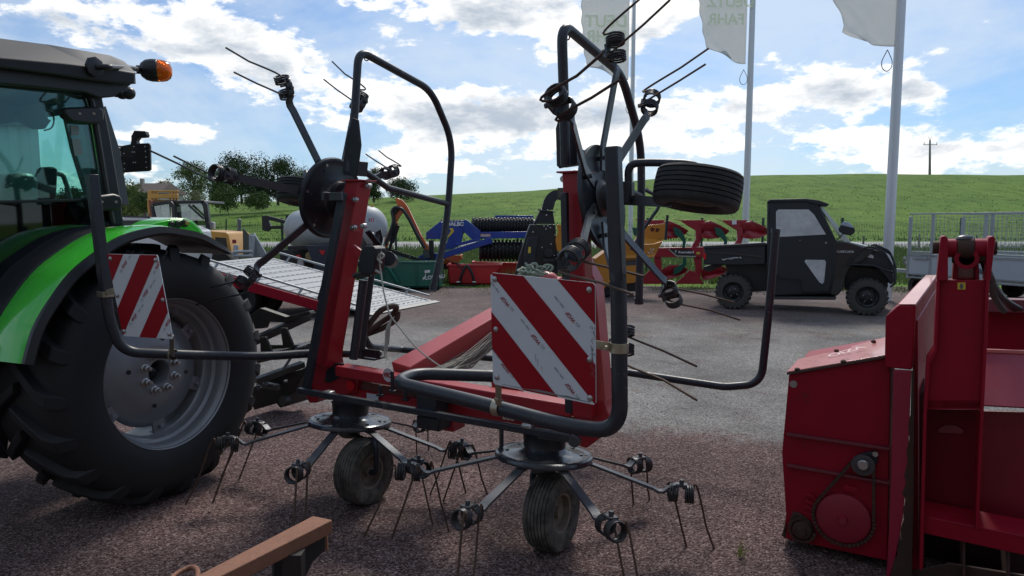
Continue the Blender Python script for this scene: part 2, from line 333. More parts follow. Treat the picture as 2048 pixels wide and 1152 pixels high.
# ---- long grass of the verge (countless blades)
MBL = mat('blade', (.15, .20, .055), .8, var=.45, dscale=1.5)
gb = MB(); rnd = random.Random(3)
for i in range(30000):
    x = rnd.uniform(-17, 17); y = 18+rnd.random()**1.6*12
    if y < 17.9-.03*x+.5: continue
    h = rnd.uniform(.12, .42)*(1.15 if x < 4 else .8); a = rnd.uniform(0, 6.28); lx, ly = rnd.gauss(0, .08), rnd.gauss(0, .08); c, s = math.cos(a)*.018, math.sin(a)*.018
    gb.add([(x-c, y-s, 0), (x+c, y+s, 0), (x+lx, y+ly, h)], [(0, 1, 2)])
for i in range(26000):
    y = 30+rnd.random()*12; x = rnd.uniform(-30, 34)
    h = rnd.uniform(.15, .5); a = rnd.uniform(0, 6.28); lx, ly = rnd.gauss(0, .08), rnd.gauss(0, .08); c, s = math.cos(a)*.03, math.sin(a)*.03
    gb.add([(x-c, y-s, 0), (x+c, y+s, 0), (x+lx, y+ly, h)], [(0, 1, 2)])
single('long_grass', gb, MBL, 'long rough grass of the verge behind the machines', 'grass', kind='stuff', origin=(0, 20, 0), smooth=False, weld=False)
gb = MB()
for i in range(7000):
    y = 62+rnd.random()**1.5*70; x = rnd.uniform(-.75, .78)*y
    h = rnd.uniform(.05, .16)+(.12 if y < 66 else 0); a = rnd.uniform(0, 6.28); z = hill(x, y) if y > 64 else 0; c, s = math.cos(a)*.10, math.sin(a)*.10
    gb.add([(x-c, y-s, z-.03), (x+c, y+s, z-.03), (x+rnd.gauss(0, .1), y+rnd.gauss(0, .1), z+h)], [(0, 1, 2)])
single('pasture_tufts', gb, mat('tuft', (.095, .17, .032), .9, var=.35, dscale=.6), 'scattered grass tussocks growing all over the hillside meadow', 'grass', kind='stuff', origin=(0, 60, 0), smooth=False, weld=False)
gv = MB()
for i in range(2600):
    x = rnd.uniform(4, 10) if i % 2 else rnd.uniform(-9, 16); y = rnd.gauss(16.9-.03*x, .45)
    h = rnd.uniform(.03, .10); a = rnd.uniform(0, 6.28); c, s = math.cos(a)*.012, math.sin(a)*.012
    gv.add([(x-c, y-s, .01), (x+c, y+s, .01), (x+rnd.gauss(0, .04), y+rnd.gauss(0, .04), h)], [(0, 1, 2)])
single('edge_weeds', gv, MBL, 'thin weeds creeping over the gravel edge of the yard', 'weeds', kind='stuff', origin=(0, 17, 0), smooth=False, weld=False)
g0 = G(1480, 1118); wd = MB()
for i in range(16):
    a = rnd.uniform(0, 6.28); h = rnd.uniform(.04, .12); c, s = math.cos(a)*.002, math.sin(a)*.002; b0 = g0+Vector((rnd.gauss(0, .012), rnd.gauss(0, .012), .01)); lx, ly = rnd.gauss(0, .022), rnd.gauss(0, .022)
    wd.add([b0+Vector((-c, -s, 0)), b0+Vector((c, s, 0)), b0+Vector((c*.7+lx*.4, s*.7+ly*.4, h*.6)), b0+Vector((-c*.7+lx*.4, -s*.7+ly*.4, h*.6)), b0+Vector((lx, ly, h))], [(0, 1, 2, 3), (3, 2, 4)])
single('grass_tuft', wd, mat('freshblade', (.22, .26, .05), .7), 'small yellow-green grass tuft sprouting from the near gravel', 'weed', smooth=False, weld=False)
# ---- wire fence behind the machines
MFG = mat('fencegreen', (.012, .045, .03), .5)
fy = 21.0; x0, x1 = -9.2, 17.0
fr = thing('wire_fence', 'dark green welded wire mesh fence running behind the machines', 'fence', ((x0+x1)/2, fy, 0))
fm = MB(); x = x0
while x < x1: fm.box((x, fy, .92), (.0045, .0045, 1.5)); x += .05
for z in [.17+.2*i for i in range(8)]: fm.box(((x0+x1)/2, fy-.006, z), (x1-x0, .006, .006))
part('mesh_panel', fm, MFG, fr, smooth=False, weld=False)
for px in (565, 792, 1035, 1294, 1403, 1525, 1683, 1921):
    X = (px-CX)/FP*fy; pm = MB(); pm.box((X, fy+.045, .88), (.06, .06, 1.76)); pm.box((X, fy+.045, 1.775), (.068, .068, .03)); part('post', pm, MFG, fr)
# field fence posts beyond
fp = None
for i, px in enumerate((1725, 1836, 1951)):
    y = 33; X = (px-CX)/FP*y; pm = MB(); pm.tube([(X, y, 0), (X+.02, y, 1.0+.08*(i % 2))], .055, 8, r2=.045)
    single('fence_post', pm, mat('oldwood', (.16, .14, .115), .9, bump=.4), ('weathered wooden field post just left of the galvanised cage trailer', 'weathered wooden field post behind the left end of the trailer cage', 'weathered wooden field post behind the right part of the trailer cage')[i] if True else '', 'fence post', 'wooden field posts beyond the road verge')
# ---- flag poles and flags
MPOLE = mat('polewhite', (.62, .64, .66), .35, .2, dirt=.1, dcol=(.4, .41, .4), var=.04)
MDK = mat('darkmetal', (.022, .022, .024), .45, .3, var=.15)
flagdat = [(1260, 2, 24., .085, .055, 'leftmost'), (1489, 0, 20., .105, .07, 'middle'), (1776, 0, 14.3, .105, .075, 'rightmost')]
for (px, _, Y, r0, r1, w_) in flagdat:
    X = (px-CX)/FP*Y; mb = MB(); mb.tube([(X, Y, 0), (X, Y, 10.5)], r0, 20, r2=r1)
    t = thing('flag_pole', {'leftmost': 'slender white flag pole behind the folded right rotor, farthest of the three', 'middle': 'white flag pole rising behind the raised spare-looking tyre', 'rightmost': 'tall white flag pole standing just behind the utility buggy hood'}[w_], 'flag pole', (X, Y, 0), 'white flag poles in a row')
    part('pole', mb, MPOLE, t)
    rp = MB(); rp.tube([(X-.10, Y-.12, 10.2), (X-.10, Y-.12, 1.6)], .006, 5); part('halyard', rp, mat('halyard', (.6, .6, .58), .8), t)
    rg = MB()
    ry = {'leftmost': 215, 'middle': 155, 'rightmost': 122}[w_]; c = P(px-2, ry, Y-.13)
    rg.tube(fillet([c+Vector((0, 0, .22)), c+Vector((-.11, 0, 0)), c+Vector((-.10, 0, -.14)), c+Vector((0, 0, -.22)), c+Vector((.10, 0, -.14)), c+Vector((.11, 0, 0)), c+Vector((0, 0, .22))], .06, 4), .008, 6); part('ring', rg, MDK, t)
def cloth_mat(nm='flagcloth', c=(.74, .75, .75, 1)):
    m = bpy.data.materials.new(nm); m.use_nodes = True; t = m.node_tree; t.nodes.clear(); o = nd(t, 'ShaderNodeOutputMaterial')
    d = nd(t, 'ShaderNodeBsdfDiffuse'); d.inputs[0].default_value = c; tl = nd(t, 'ShaderNodeBsdfTranslucent'); tl.inputs[0].default_value = c; tr = nd(t, 'ShaderNodeBsdfTransparent')
    mx = nd(t, 'ShaderNodeMixShader', n_0=.5); t.links.new(d.outputs[0], mx.inputs[1]); t.links.new(tl.outputs[0], mx.inputs[2])
    m2 = nd(t, 'ShaderNodeMixShader', n_0=.18); t.links.new(mx.outputs[0], m2.inputs[1]); t.links.new(tr.outputs[0], m2.inputs[2]); t.links.new(m2.outputs[0], o.inputs[0]); return m
MCL = cloth_mat(); MPR = cloth_mat('flagprint', (.78, .86, .66, 1))
def flag(px, Y, wpx, left_tab, boty, label, txt, corner=0.0):
    X = (px-CX)/FP*Y-.12; S = Y/FP; W = wpx*S; cb_ = P(px-6, boty, Y); zb = cb_.z; rows = []
    top = zb+3.3
    nx, nz = 26, 60
    for i in range(nz+1):
        tz = i/nz; row = []
        for j in range(nx+1):
            tx = j/nx
            z = zb+(top-zb)*tz
            ww = W*lerp_tab(left_tab, (z-zb)/S)
            zz_ = z - (.0 if i else 0)+(corner*tx**3*max(0, 1-tz*8))
            dy = .07*math.sin(tx*5+tz*7)*tx+.035*math.sin(tx*13+tz*23)*tx*max(0, 1-tz*2.2)+.02*math.sin(tx*22-tz*41)*tx**2*max(0, 1-tz*3)
            row.append(Vector((X-ww*tx+.02*math.sin(tz*40)*tx, Y+dy, zz_)))
        rows.append(row)
    mb = MB(); mb.sheet(rows); t = thing('flag', label, 'flag', (X, Y, zb), 'white advertising flags')
    fo = part('cloth', mb, MCL, t, ang=180); so_ = fo.modifiers.new('solid', 'SOLIDIFY'); so_.thickness = .002
    for (s, size, dx, dz) in txt:
        tm, wd_ = text_mb(s, size, (X-dx, Y-.16, zb+dz), (1, 0, 0), (0, 0, 1), mirror=True, bold=.012*size/.4)
        part('print', tm, MPR, t, smooth=False)
    return t
flag(1258, 24., 94, [(0, .55), (12, .72), (30, .88), (60, .93), (120, .99), (400, 1.0)], 160, 'white flag with pale green mirrored lettering on the farthest pole', [('DEUT', .56, 1.53, 1.72), ('FAHR', .56, 1.53, 1.22)], .5)
flag(1487, 20., 88, [(0, .45), (8, .62), (20, .82), (40, .92), (70, .96), (110, 1.05), (300, 1.3)], 128, 'white flag with pale green mirrored lettering on the middle pole', [('DEUTZ', .42, 1.22, .98+.55), ('FAHR', .42, 1.18, 1.05)], .35)
flag(1786, 14.3, 122, [(0, .62), (10, .80), (20, .92), (38, .88), (60, .95), (90, 1.05), (200, 1.2)], 93, 'plain white flag hanging on the nearest, rightmost pole', [], .12)
# ---- far utility poles
MCON = mat('concrete', (.20, .19, .18), .9, var=.2)
def upole(px, y0, y1, Y, label, arm=0):
    b = P(px, y0, Y); t_ = P(px, y1, Y); mb = MB(); mb.beam(b+Vector((0, 0, -1.2)), t_, .42, .42, (1, 0, 0), .22, .22)
    t = thing('utility_pole', label, 'utility pole', (b.x, b.y, b.z-1), None); part('pole', mb, MCON, t)
    if arm:
        am = MB(); am.beam(t_+Vector((-1.3, 0, -1.1)), t_+Vector((1.6, 0, -1.1)), .12, .12, (0, 0, 1))
        for dx in (-1.2, 0, 1.5): am.cyl(t_+Vector((dx, 0, -1.1)), t_+Vector((dx, 0, -.6)), .06, 6)
        am.beam(t_+Vector((-.45, 0, .6)), t_+Vector((0, 0, .1)), .06, .06, (0, 1, 0)); am.beam(t_+Vector((.45, 0, .6)), t_+Vector((0, 0, .1)), .06, .06, (0, 1, 0)); part('cross_arm', am, MCON, t)
upole(1860, 350, 279, 148, 'tall concrete utility pole with a short cross arm on the ridge', 1)
upole(533, 405, 322, 116, 'thin grey utility pole standing among the dark trees', 0)
# ---- trees
MBK = mat('bark', (.10, .08, .06), .9, var=.3)
LEAF = {k: mat('leaf_'+k, c, .7, var=.45, dscale=.8, spec=.2) for k, c in dict(dark=(.035, .062, .016), mid=(.060, .098, .022), light=(.115, .15, .04), pale=(.16, .17, .07), black=(.014, .028, .011)).items()}
def tree(name, label, px, ytop, ybase, wpx, Y, kind, n=2600, leaf=.3, blobs=12, seed=1, gap=.55, trunk=.16, zoff=0, squat=.62, lowfrac=.3, grp='trees and bushes on the skyline at the left'):
    wpx *= 1.1; blobs = int(blobs*1.2); rn = random.Random(seed); S = Y/FP; b = P(px, ybase, Y); H = (ybase-ytop)*S; W = wpx*S; b = Vector((b.x, b.y, b.z))
    t = thing(name, label, 'tree' if 'tree' in name or 'oak' in name else 'bush', b, grp); mb = MB(); tm = MB()
    tm.tube([b-Vector((0, 0, .6)), b+Vector((rn.gauss(0, .1), 0, H*.35)), b+Vector((rn.gauss(0, .2), 0, H*.8))], trunk*H/8+.08, 8, r2=.05)
    cs = []
    for i in range(blobs):
        a = rn.uniform(0, 6.28); rr = math.sqrt(rn.random())*.62; hz = rn.uniform(lowfrac, .84)
        wz = math.sin(max(.12, min(1, (hz-lowfrac+.12)/(1.05-lowfrac)))*math.pi*.93)**.6
        c = b+Vector((math.cos(a)*rr*W/2*wz*1.25, math.sin(a)*rr*W/2*wz, hz*H)); r = rn.uniform(.6, 1.1)*W*.27; cs.append((c, r))
        tm.tube([b+Vector((0, 0, H*hz*.42)), b*.35+c*.65+Vector((0, 0, -H*.08*.3)), c], .035*H/4, 6, r2=.02)
        for k in range(3):
            e = c+Vector((rn.gauss(0, r*.6), rn.gauss(0, r*.6), rn.gauss(.2*r, r*.5))); tm.tube([c, e], .02*H/5, 4, r2=.008)
    n = int(n*1.7); leaf *= .75
    for i in range(n):
        c, r = cs[rn.randrange(len(cs))]
        d = Vector((rn.gauss(0, 1), rn.gauss(0, 1), rn.gauss(0, 1))).normalized()*r*(rn.random()**gap)*rn.uniform(.75, 1.15); d.z *= squat+.25; p = c+d
        s = leaf*rn.uniform(.5, 1.25); u = Vector((rn.gauss(0, 1), rn.gauss(0, 1), rn.gauss(0, 1))).normalized(); v = u.orthogonal().normalized()
        mb.add([p-u*s*.5, p+v*s*.32, p+u*s*.5, p-v*s*.32], [(0, 1, 2, 3)])
    part('trunk', tm, MBK, t); part('crown', mb, LEAF[kind], t, smooth=False, weld=False); return t
tree('light_tree', 'pale thin-leaved tree rising above the yellow machine cab', 386, 322, 402, 66, 92, 'light', 2600, .30, 22, 2, .45, lowfrac=.28)
tree('oak_tree', 'tall dark oak, taller one in the middle of the clump', 483, 306, 400, 96, 105, 'dark', 6000, .36, 22, 3, lowfrac=.15)
tree('oak_tree', 'dark oak just left of the folded rotor disc', 556, 312, 403, 84, 108, 'dark', 5000, .36, 18, 4, lowfrac=.15)
tree('oak_tree', 'half bare pale tree behind the left raised tyre', 606, 330, 402, 52, 112, 'mid', 1300, .28, 14, 5, .4)
tree('oak_tree', 'dark rounded oak at the left end of the dark clump', 436, 330, 402, 60, 100, 'mid', 3000, .34, 14, 6, lowfrac=.12)
tree('fir_tree', 'nearly black evergreen filling the gap under the oaks', 517, 362, 404, 56, 98, 'black', 3200, .34, 14, 7, lowfrac=.02)
tree('fir_tree', 'nearly black evergreen behind the left raised tyre', 588, 362, 404, 40, 101, 'black', 2200, .34, 10, 17, lowfrac=.02)
tree('round_tree', 'round dark tree standing alone on the ridge right of the red beam', 801, 356, 396, 72, 125, 'dark', 3600, .36, 16, 8, lowfrac=.08)
tree('round_tree', 'ragged dark tree on the ridge beside the top of the red beam', 748, 334, 398, 52, 120, 'dark', 3000, .34, 12, 9, lowfrac=.08)
tree('hedge_bush', 'bright green low hedge bush under the dark oaks', 455, 382, 412, 70, 82, 'mid', 2600, .28, 14, 10, lowfrac=.0)
tree('hedge_bush', 'green hedge bush above the pasture, left of the raised tyre', 515, 386, 409, 60, 84, 'mid', 2000, .26, 12, 18, lowfrac=.0)
tree('round_tree', 'yellow-green small tree behind the tractor cab pillar', 250, 366, 440, 70, 52, 'light', 4200, .20, 16, 11, lowfrac=.0)
tree('round_tree', 'small round green orchard tree in front of the brown roof', 292, 382, 428, 44, 50, 'mid', 2400, .17, 12, 12, lowfrac=.22)
tree('light_tree', 'spiky pale tree between the house roof and the yellow forks', 327, 358, 402, 40, 80, 'pale', 1600, .26, 12, 13, .4, lowfrac=.18)
tree('light_tree', 'pale leafy tree top beside the tractor number plate', 236, 330, 420, 44, 66, 'pale', 2200, .22, 12, 14, .5, lowfrac=.2)
tree('hedge_bush', 'greyish bare bush under the pale tree behind the yellow machine', 390, 384, 416, 60, 86, 'pale', 1500, .24, 12, 15, .4, lowfrac=.0)
tree('round_tree', 'bushy tree seen small through the tractor cab window', 138, 378, 410, 60, 80, 'dark', 2400, .3, 12, 16, lowfrac=.0)
# ---- farmhouse far left
hs = thing('farmhouse', 'distant farmhouse with a brown tiled roof and chimney behind small trees', 'house', P(285, 420, 70)*1)
hc = P(283, 386, 70); MRF = mat('tiles', (.085, .062, .055), .85, bump=.4, var=.25)
hb = MB(); hb.box((hc.x, hc.y+3, hc.z-1.6), (3.2, 5, 3.2)); part('wall', hb, mat('render', (.42, .38, .32), .9), hs)
hr = MB(); z0 = hc.z; hr.hexa([(hc.x-1.9, 69.9, z0), (hc.x+1.8, 69.9, z0), (hc.x+1.8, 76.5, z0), (hc.x-1.9, 76.5, z0)], [(hc.x-1.9, 73, z0+1.15), (hc.x+1.5, 73, z0+1.15), (hc.x+1.5, 73.2, z0+1.15), (hc.x-1.9, 73.2, z0+1.15)]); ro = part('roof', hr, MRF, hs, smooth=False)
hk = MB(); hk.box((hc.x-1.15, 72.4, z0+1.1), (.3, .4, 1.0)); part('chimney', hk, mat('chim', (.3, .27, .24), .9), ro)
# ---- clad building to the far left, seen through the tractor cab
cl = thing('clad_shed', 'tall grey corrugated metal shed seen through the tractor cab glass', 'building', (-15, 13, 0))
cm = MB(); xr = (74-CX)/FP*13; pr = []; x = -24.
while x < xr: pr += [Vector((x, 13, 0)), Vector((x+.16, 13, 0)), Vector((x+.2, 12.96, 0)), Vector((x+.36, 12.96, 0))]; x += .4
pr.append(Vector((xr, 13, 0))); cm.sheet([pr, [p+Vector((0, 0, 4.6)) for p in pr]])
MCLD = mat('cladding', (.62, .66, .66), .55, .2, dirt=.3, dcol=(.42, .44, .43), dscale=1.5)
xb = (60-CX)/FP*19
cm.hexa([(-26, 13.05, 0), (xr, 13.05, 0), (xb, 19, 0), (-26, 19, 0)], [(-26, 13.05, 4.7), (xr, 13.05, 4.7), (xb, 19, 4.7), (-26, 19, 4.7)]); part('wall', cm, MCLD, cl, smooth=False)
cf = MB(); cf.box(((xr-24)/2+.05, 12.9, 3.55), (xr+24.3, .12, .22)); part('gutter', cf, mat('trim', (.12, .13, .13), .5), cl)

# ---- loose chippings on the near ground
cb_m = MB(); rnd = random.Random(21)
for i in range(5200):
    y = 1.9+rnd.random()**1.3*6; x = rnd.uniform(-.8, .8)*y; r = rnd.uniform(.003, .0075)*(1.7 if rnd.random() < .05 else 1); c = Vector((x, y, .012+r*.4)); q = [c+Vector((rnd.uniform(.6, 1.2)*r*a, rnd.uniform(.6, 1.2)*r*b, rnd.uniform(.4, .8)*r*e)) for a, b, e in ((1, 0, 0), (0, 1, 0), (-1, 0, 0), (0, -1, 0), (0, 0, 1))]
    cb_m.add(q, [(0, 1, 4), (1, 2, 4), (2, 3, 4), (3, 0, 4)])
single('chippings', cb_m, mat('chipping', (.22, .15, .13), .85, var=.6, dscale=30), 'loose reddish stone chippings lying over the near ground', 'gravel', kind='stuff', origin=(0, 3, 0), smooth=False, weld=False)

# ---- workshop wall, unseen, added behind the viewpoint to shade the near machines
ws = MB(); pr = []; x = -16.
while x < 18: pr += [Vector((x, -6.5, 0)), Vector((x+.16, -6.5, 0)), Vector((x+.2, -6.46, 0)), Vector((x+.36, -6.46, 0))]; x += .4
ws.sheet([pr, [p+Vector((0, 0, 6.5)) for p in pr]]); ws.hexa([(-16, -16, 0), (18, -16, 0), (18, -6.55, 0), (-16, -6.55, 0)], [(-16, -16, 6.5), (18, -16, 6.5), (18, -6.55, 6.5), (-16, -6.55, 6.5)])
wt = thing('blocker', 'grey clad workshop added unseen behind the viewpoint to shade the near machines', 'building', (1, -10, 0)); part('wall', ws, mat('blocker_clad', (.22, .225, .23), .5), wt, smooth=False)
dm = MB(); dm.box((2, -6.42, 2.1), (4.2, .06, 4.2)); part('door', dm, mat('blocker_door', (.05, .05, .055), .5), wt); rm_ = MB(); rm_.box((1, -11.5, 6.6), (35, 11, .15)); part('roof', rm_, mat('blocker_roof', (.08, .08, .085), .6), wt)
# ================================================================== HAY TEDDER (centre)
MRED = mat('machine_red', (.33, .010, .020), .42, dirt=.14, dcol=(.17, .06, .055), dscale=7, coat=.15, var=.12, chips=.35)
MREDF = mat('pale_red', (.46, .075, .075), .38, dirt=.25, dcol=(.24, .11, .10), dscale=9, var=.12)  # paler, glossier red for drawbar, gusset and headstock cap
MBLK = mat('tedder_black', (.014, .016, .022), .42, .0, dirt=.22, dcol=(.075, .07, .065), dscale=9, var=.2)
MTUBE = mat('guard_tube', (.018, .022, .031), .42, .0, dirt=.30, dcol=(.075, .07, .062), dscale=7, var=.15, chips=.38, ccol=(.16, .13, .11))
MSTL = mat('worn_steel', (.085, .088, .095), .40, .55, dirt=.30, dcol=(.05, .042, .038), dscale=12, var=.25)
MARM = mat('arm_steel', (.075, .080, .090), .36, .45, dirt=.28, dcol=(.045, .038, .034), dscale=14, var=.2)
MCOIL = mat('spring_steel', (.045, .045, .048), .40, .5, dirt=.2, dcol=(.06, .045, .035), dscale=18, var=.2)
MTIP = mat('rusty_tine', (.085, .050, .034), .60, .3, dirt=.4, dcol=(.035, .028, .025), dscale=20, var=.25)
MZN = mat('zinc', (.40, .37, .28), .38, .8, dirt=.25, dcol=(.22, .19, .14), dscale=20)
MZS = mat('bolt', (.42, .42, .41), .35, .85, dirt=.2, dcol=(.2, .17, .14), dscale=30)
MTY = mat('tyre', (.018, .018, .019), .72, dirt=.32, dcol=(.085, .078, .068), dscale=8, bump=.15, var=.2)
MTYD = mat('dusty_tyre', (.038, .036, .033), .8, dirt=.62, chips=.3, ccol=(.2, .18, .15), dcol=(.24, .215, .175), dscale=7, bump=.2, var=.25)
MRIM = mat('rusty_rim', (.22, .185, .15), .65, .3, dirt=.5, dcol=(.09, .055, .038), dscale=14, var=.25)
MRDS = mat('board_red', (.27, .002, .010), .5, spec=.25, var=.05, dirt=.05, dcol=(.25, .02, .02))
MWHS = mat('board_white', (.58, .63, .66), .42, var=.05, dirt=.10, dcol=(.33, .35, .36), dscale=14)
MPRT = mat('board_print', (.30, .01, .03), .5)
mX = Vector((.86, -.51, 0)).normalized(); fX = Vector((.51, .86, 0)).normalized(); Z = Vector((0, 0, 1))
A0 = Vector((-.99, 4.10, 0)); B0 = Vector((.16, 3.42, 0))
def PM(px, py, off=0.0): return PL(px, py, A0+fX*off, fX)
def PF(px, py, p0): return PL(px, py, p0, mX)
ted = thing('hay_tedder', 'red and black four-rotor hay tedder with its two outer rotors folded upright', 'tedder', (-.4, 3.8, 0))
def proj(p):
    d = p-Vector((0, 0, CH)); c, s = math.cos(PITCH), math.sin(PITCH); zc = d.y*c-d.z*s; yc = d.y*s+d.z*c
    return (CX+FP*d.x/zc, CY-FP*yc/zc)
def coil_tine(C, ax, down, side, mb, mt, L1=.36, r=.041, wr=.0054, turns=4):
    ax = ax.normalized(); d = (down-ax*down.dot(ax)).normalized(); e = ax.cross(d)
    for sgn in (1, -1):
        c0 = C+ax*sgn*.016; pts = []; n = turns*16; a_end = side*(math.pi/2)*1.15
        for i in range(n+1):
            a = a_end-side*sgn*0-side*(n-i)/16*2*math.pi
            pts.append(c0+ax*sgn*(.0114*i/16)+(d*math.cos(a)+e*math.sin(a))*r)
        mb.tube(pts, wr, 6)
        q = pts[-1]; tan = (pts[-1]-pts[-2]).normalized(); T = down.normalized()
        tip = q+T*L1+tan*.02+ax*sgn*.008
        l2 = []; p1 = q+tan*.10; p2 = q+T*.12+tan*.05
        for k in range(9): t = k/8; l2.append(q*(1-t)**3+p1*3*t*(1-t)**2+p2*3*t*t*(1-t)+(q+T*.22+tan*.02)*t**3)
        l2.append(tip); mt.tube(l2, wr, 6)
def rotor(C, n, targets, lab=None, side=1, Rr=.69, tinemat=None, L1=.38, out=.36):
    n = n.normalized(); u = n.orthogonal().normalized(); v = n.cross(u); hx = max((u, v), key=lambda q: abs(q.dot(Z)))
    db = MB(); prof = [(.095, .050), (.108, .040), (.122, .026), (.150, .018), (.200, .010), (.226, .007), (.238, .011), (.249, .006), (.254, -.006), (.252, -.018), (.244, -.016), (.20, -.002), (.10, .0), (.03, .0)]
    db.lathe(prof, C, n, 48); ro = part('rotor', db, mat('disc_steel', (.075, .082, .094), .22, .65, dirt=.30, dcol=(.17, .16, .145), dscale=9, var=.25) if n.z > .5 else MBLK, ted, label=lab)
    hb = MB(); hb.lathe([(0, .125), (.10, .125), (.118, .115), (.112, .10), (.108, .04), (.112, .03), (.085, .03)], C, n, 32); part('hub', hb, MBLK, ro)
    lb = MB(); lb.lathe([(.0, -.10), (.05, -.10), (.065, -.085), (.07, -.03), (.09, -.012), (.03, -.01)], C, n, 24); part('hub', lb, MSTL, ro)
    for k in range(6):
        bo = MB(); a = k*math.pi/3+.2; p = C+(u*math.cos(a)+v*math.sin(a))*.215+n*.0085; bo.cyl(p-n*.003, p+n*.002, .010, 10); part('disc_hole' if n.z > .5 else 'bolt', bo, MBLK if n.z > .5 else MZS, ro)
    used = []
    for tg in targets:
        tx, ty = tg[:2]; lift = tg[2] if len(tg) > 2 else 0
        best = None
        for k in range(0, 720):
            a = k*math.pi/360
            if any(abs((a-q+math.pi) % (2*math.pi)-math.pi) < R(36) for q in used): continue
            p = C+(u*math.cos(a)+v*math.sin(a))*Rr-n*.12; x, y = proj(p); e = (x-tx)**2+(y-ty)**2
            if best is None or e < best[0]: best = (e, a)
        a = best[1]; used.append(a); r = u*math.cos(a)+v*math.sin(a); t_ = n.cross(r)
        pr = [(.13, -.018), (.25, -.030), (.555, -.118), (.585, -.132), (.61, -.130), (.635, -.108), (.665, -.092), (.72, -.090)]
        ab = MB(); w_, h_ = .045, .012
        vs = []; m_ = len(pr)
        for i, (rr, hh) in enumerate(pr):
            i0, i1 = max(i-1, 0), min(i+1, m_-1); dt = Vector((pr[i1][0]-pr[i0][0], pr[i1][1]-pr[i0][1])).normalized(); nn = n*dt.x-r*dt.y; c = C+r*rr+n*hh
            vs += [c-t_*w_/2-nn*h_/2, c+t_*w_/2-nn*h_/2, c+t_*w_/2+nn*h_/2, c-t_*w_/2+nn*h_/2]
        fs = [(3, 2, 1, 0), tuple((m_-1)*4+k for k in range(4))]+[(i*4+k, i*4+(k+1) % 4, i*4+4+(k+1) % 4, i*4+4+k) for i in range(m_-1) for k in range(4)]
        ab.add(vs, fs); e = C+r*.695-n*.086
        ab.cyl(e-r*.0-n*.012, e+n*.022, .011, 6); ab.box(e+n*.0, (.055, .036, .006), (r, t_, n))
        ab.cyl(C+r*.19-n*.04, C+r*.19+n*.016, .010, 6)
        part('tine_arm', ab, MARM, ro)
        tb = MB(); tt = MB(); down = (-n+r*out+t_*.12*side+Z*lift).normalized()
        coil_tine(e-n*.047, r, down, side, tb, tt, L1=L1)
        tb.v += []; to = part('spring_tine', tb, MCOIL, ro); tp = None
        loc = wloc(to); tt.v = [q-loc for q in tt.v]; me = build(tt, 'tine_leg', tinemat or MTIP)
        # join the legs into the same tine mesh as second material
        bm = bmesh.new(); bm.from_mesh(to.data); n0 = len(bm.faces); bm.from_mesh(me)
        bm.faces.ensure_lookup_table()
        for f_ in bm.faces[n0:]: f_.material_index = 1
        bm.to_mesh(to.data); bm.free(); to.data.materials.append(tinemat or MTIP)
    return ro
def tilt(v): return v.normalized()
nl = (Z+fX*.10).normalized()
Cl = P(700, 841, 4.10); Cr = P(1088, 908, 3.42)
rotor(Cl, nl, [(448, 880), (598, 928), (832, 915), (905, 888), (510, 853), (842, 862)], 'rotor standing on the ground beside the tractor wheel')
rotor(Cr, nl, [(820, 940), (940, 1008), (1220, 1034), (1355, 983), (1275, 938), (925, 898)], 'rotor standing on the ground under the right warning board')
nL = (mX-Z*.16).normalized(); nR = (-mX-Z*.14).normalized()
CL = P(664, 397, 4.30); CR = P(1203, 397, 3.27)
rotor(CL, nL, [(470, 352, .42), (578, 190), (722, 203), (785, 345), (510, 545), (768, 520)], 'folded rotor standing upright on the left', tinemat=MCOIL, out=.48)
rotor(CR, nR, [(1165, 215), (1228, 98), (1300, 207), (1330, 588, -.15), (1260, 648), (1190, 495)], 'folded rotor standing upright on the right', side=-1, tinemat=MTIP, out=.55)
# ---- support wheels
def tyre_prof(Ro, Wd, Ri, ribs=6):
    h = Wd/2; pr = [(Ri, -h*.62), (Ri+.012, -h*.80), (Ri+(Ro-Ri)*.45, -h*1.0), (Ro*.93, -h*.93), (Ro*.975, -h*.80)]
    w0 = -h*.74; step = 2*h*.74/ribs
    for k in range(ribs):
        a = w0+k*step; cr = lambda x: Ro-(x/h)**2*Ro*.04
        pr += [(cr(a+step*.10), a+step*.10), (cr(a+step*.82), a+step*.82), (cr(a+step*.88)-.006, a+step*.86), (cr(a+step*.95)-.006, a+step*.96)]
    pr += [(Ro*.975, h*.80), (Ro*.93, h*.93), (Ri+(Ro-Ri)*.45, h*1.0), (Ri+.012, h*.80), (Ri, h*.62)]
    return pr
def small_wheel(c, ax, tym, label, Ro=.193, Wd=.152, Ri=.092, rimm=MRIM):
    ax = ax.normalized(); wb = MB(); wb.lathe(tyre_prof(Ro, Wd, Ri), c, ax, 56)
    rb = MB(); rb.lathe([(Ri+.004, -.048), (Ri+.008, -.058), (Ri-.004, -.055), (Ri-.008, -.02), (.05, -.014), (.028, -.03), (.0, -.03)], c, ax, 32)
    rb.lathe([(Ri+.004, .048), (Ri+.008, .058), (Ri-.004, .055), (Ri-.008, .02), (.05, .016), (.03, .02), (.028, .046), (.0, .05)], c, ax, 32)
    w_ = thing('x', '', '', (0, 0, 0)); bpy.data.objects.remove(w_)
    t = part('wheel', wb, tym, ted, label=label); part('rim', rb, rimm, t)
    return t
wl = P(729, 958, 3.90); wl.z = .196; wr_ = P(1104, 1046, 3.33); wr_.z = .196
small_wheel(wl, mX+Z*.04, MTYD, 'dusty ribbed wheel under the left ground rotor')
small_wheel(wr_, mX+Z*.05, MTYD, 'paint-flecked ribbed wheel under the right ground rotor')
wL = P(612, 386, 4.62); wR = P(1395, 379, 3.02)
small_wheel(wL, Vector((.10, .16, 1)), MTY, 'raised wheel behind the left folded rotor', Ro=.19, Wd=.16)
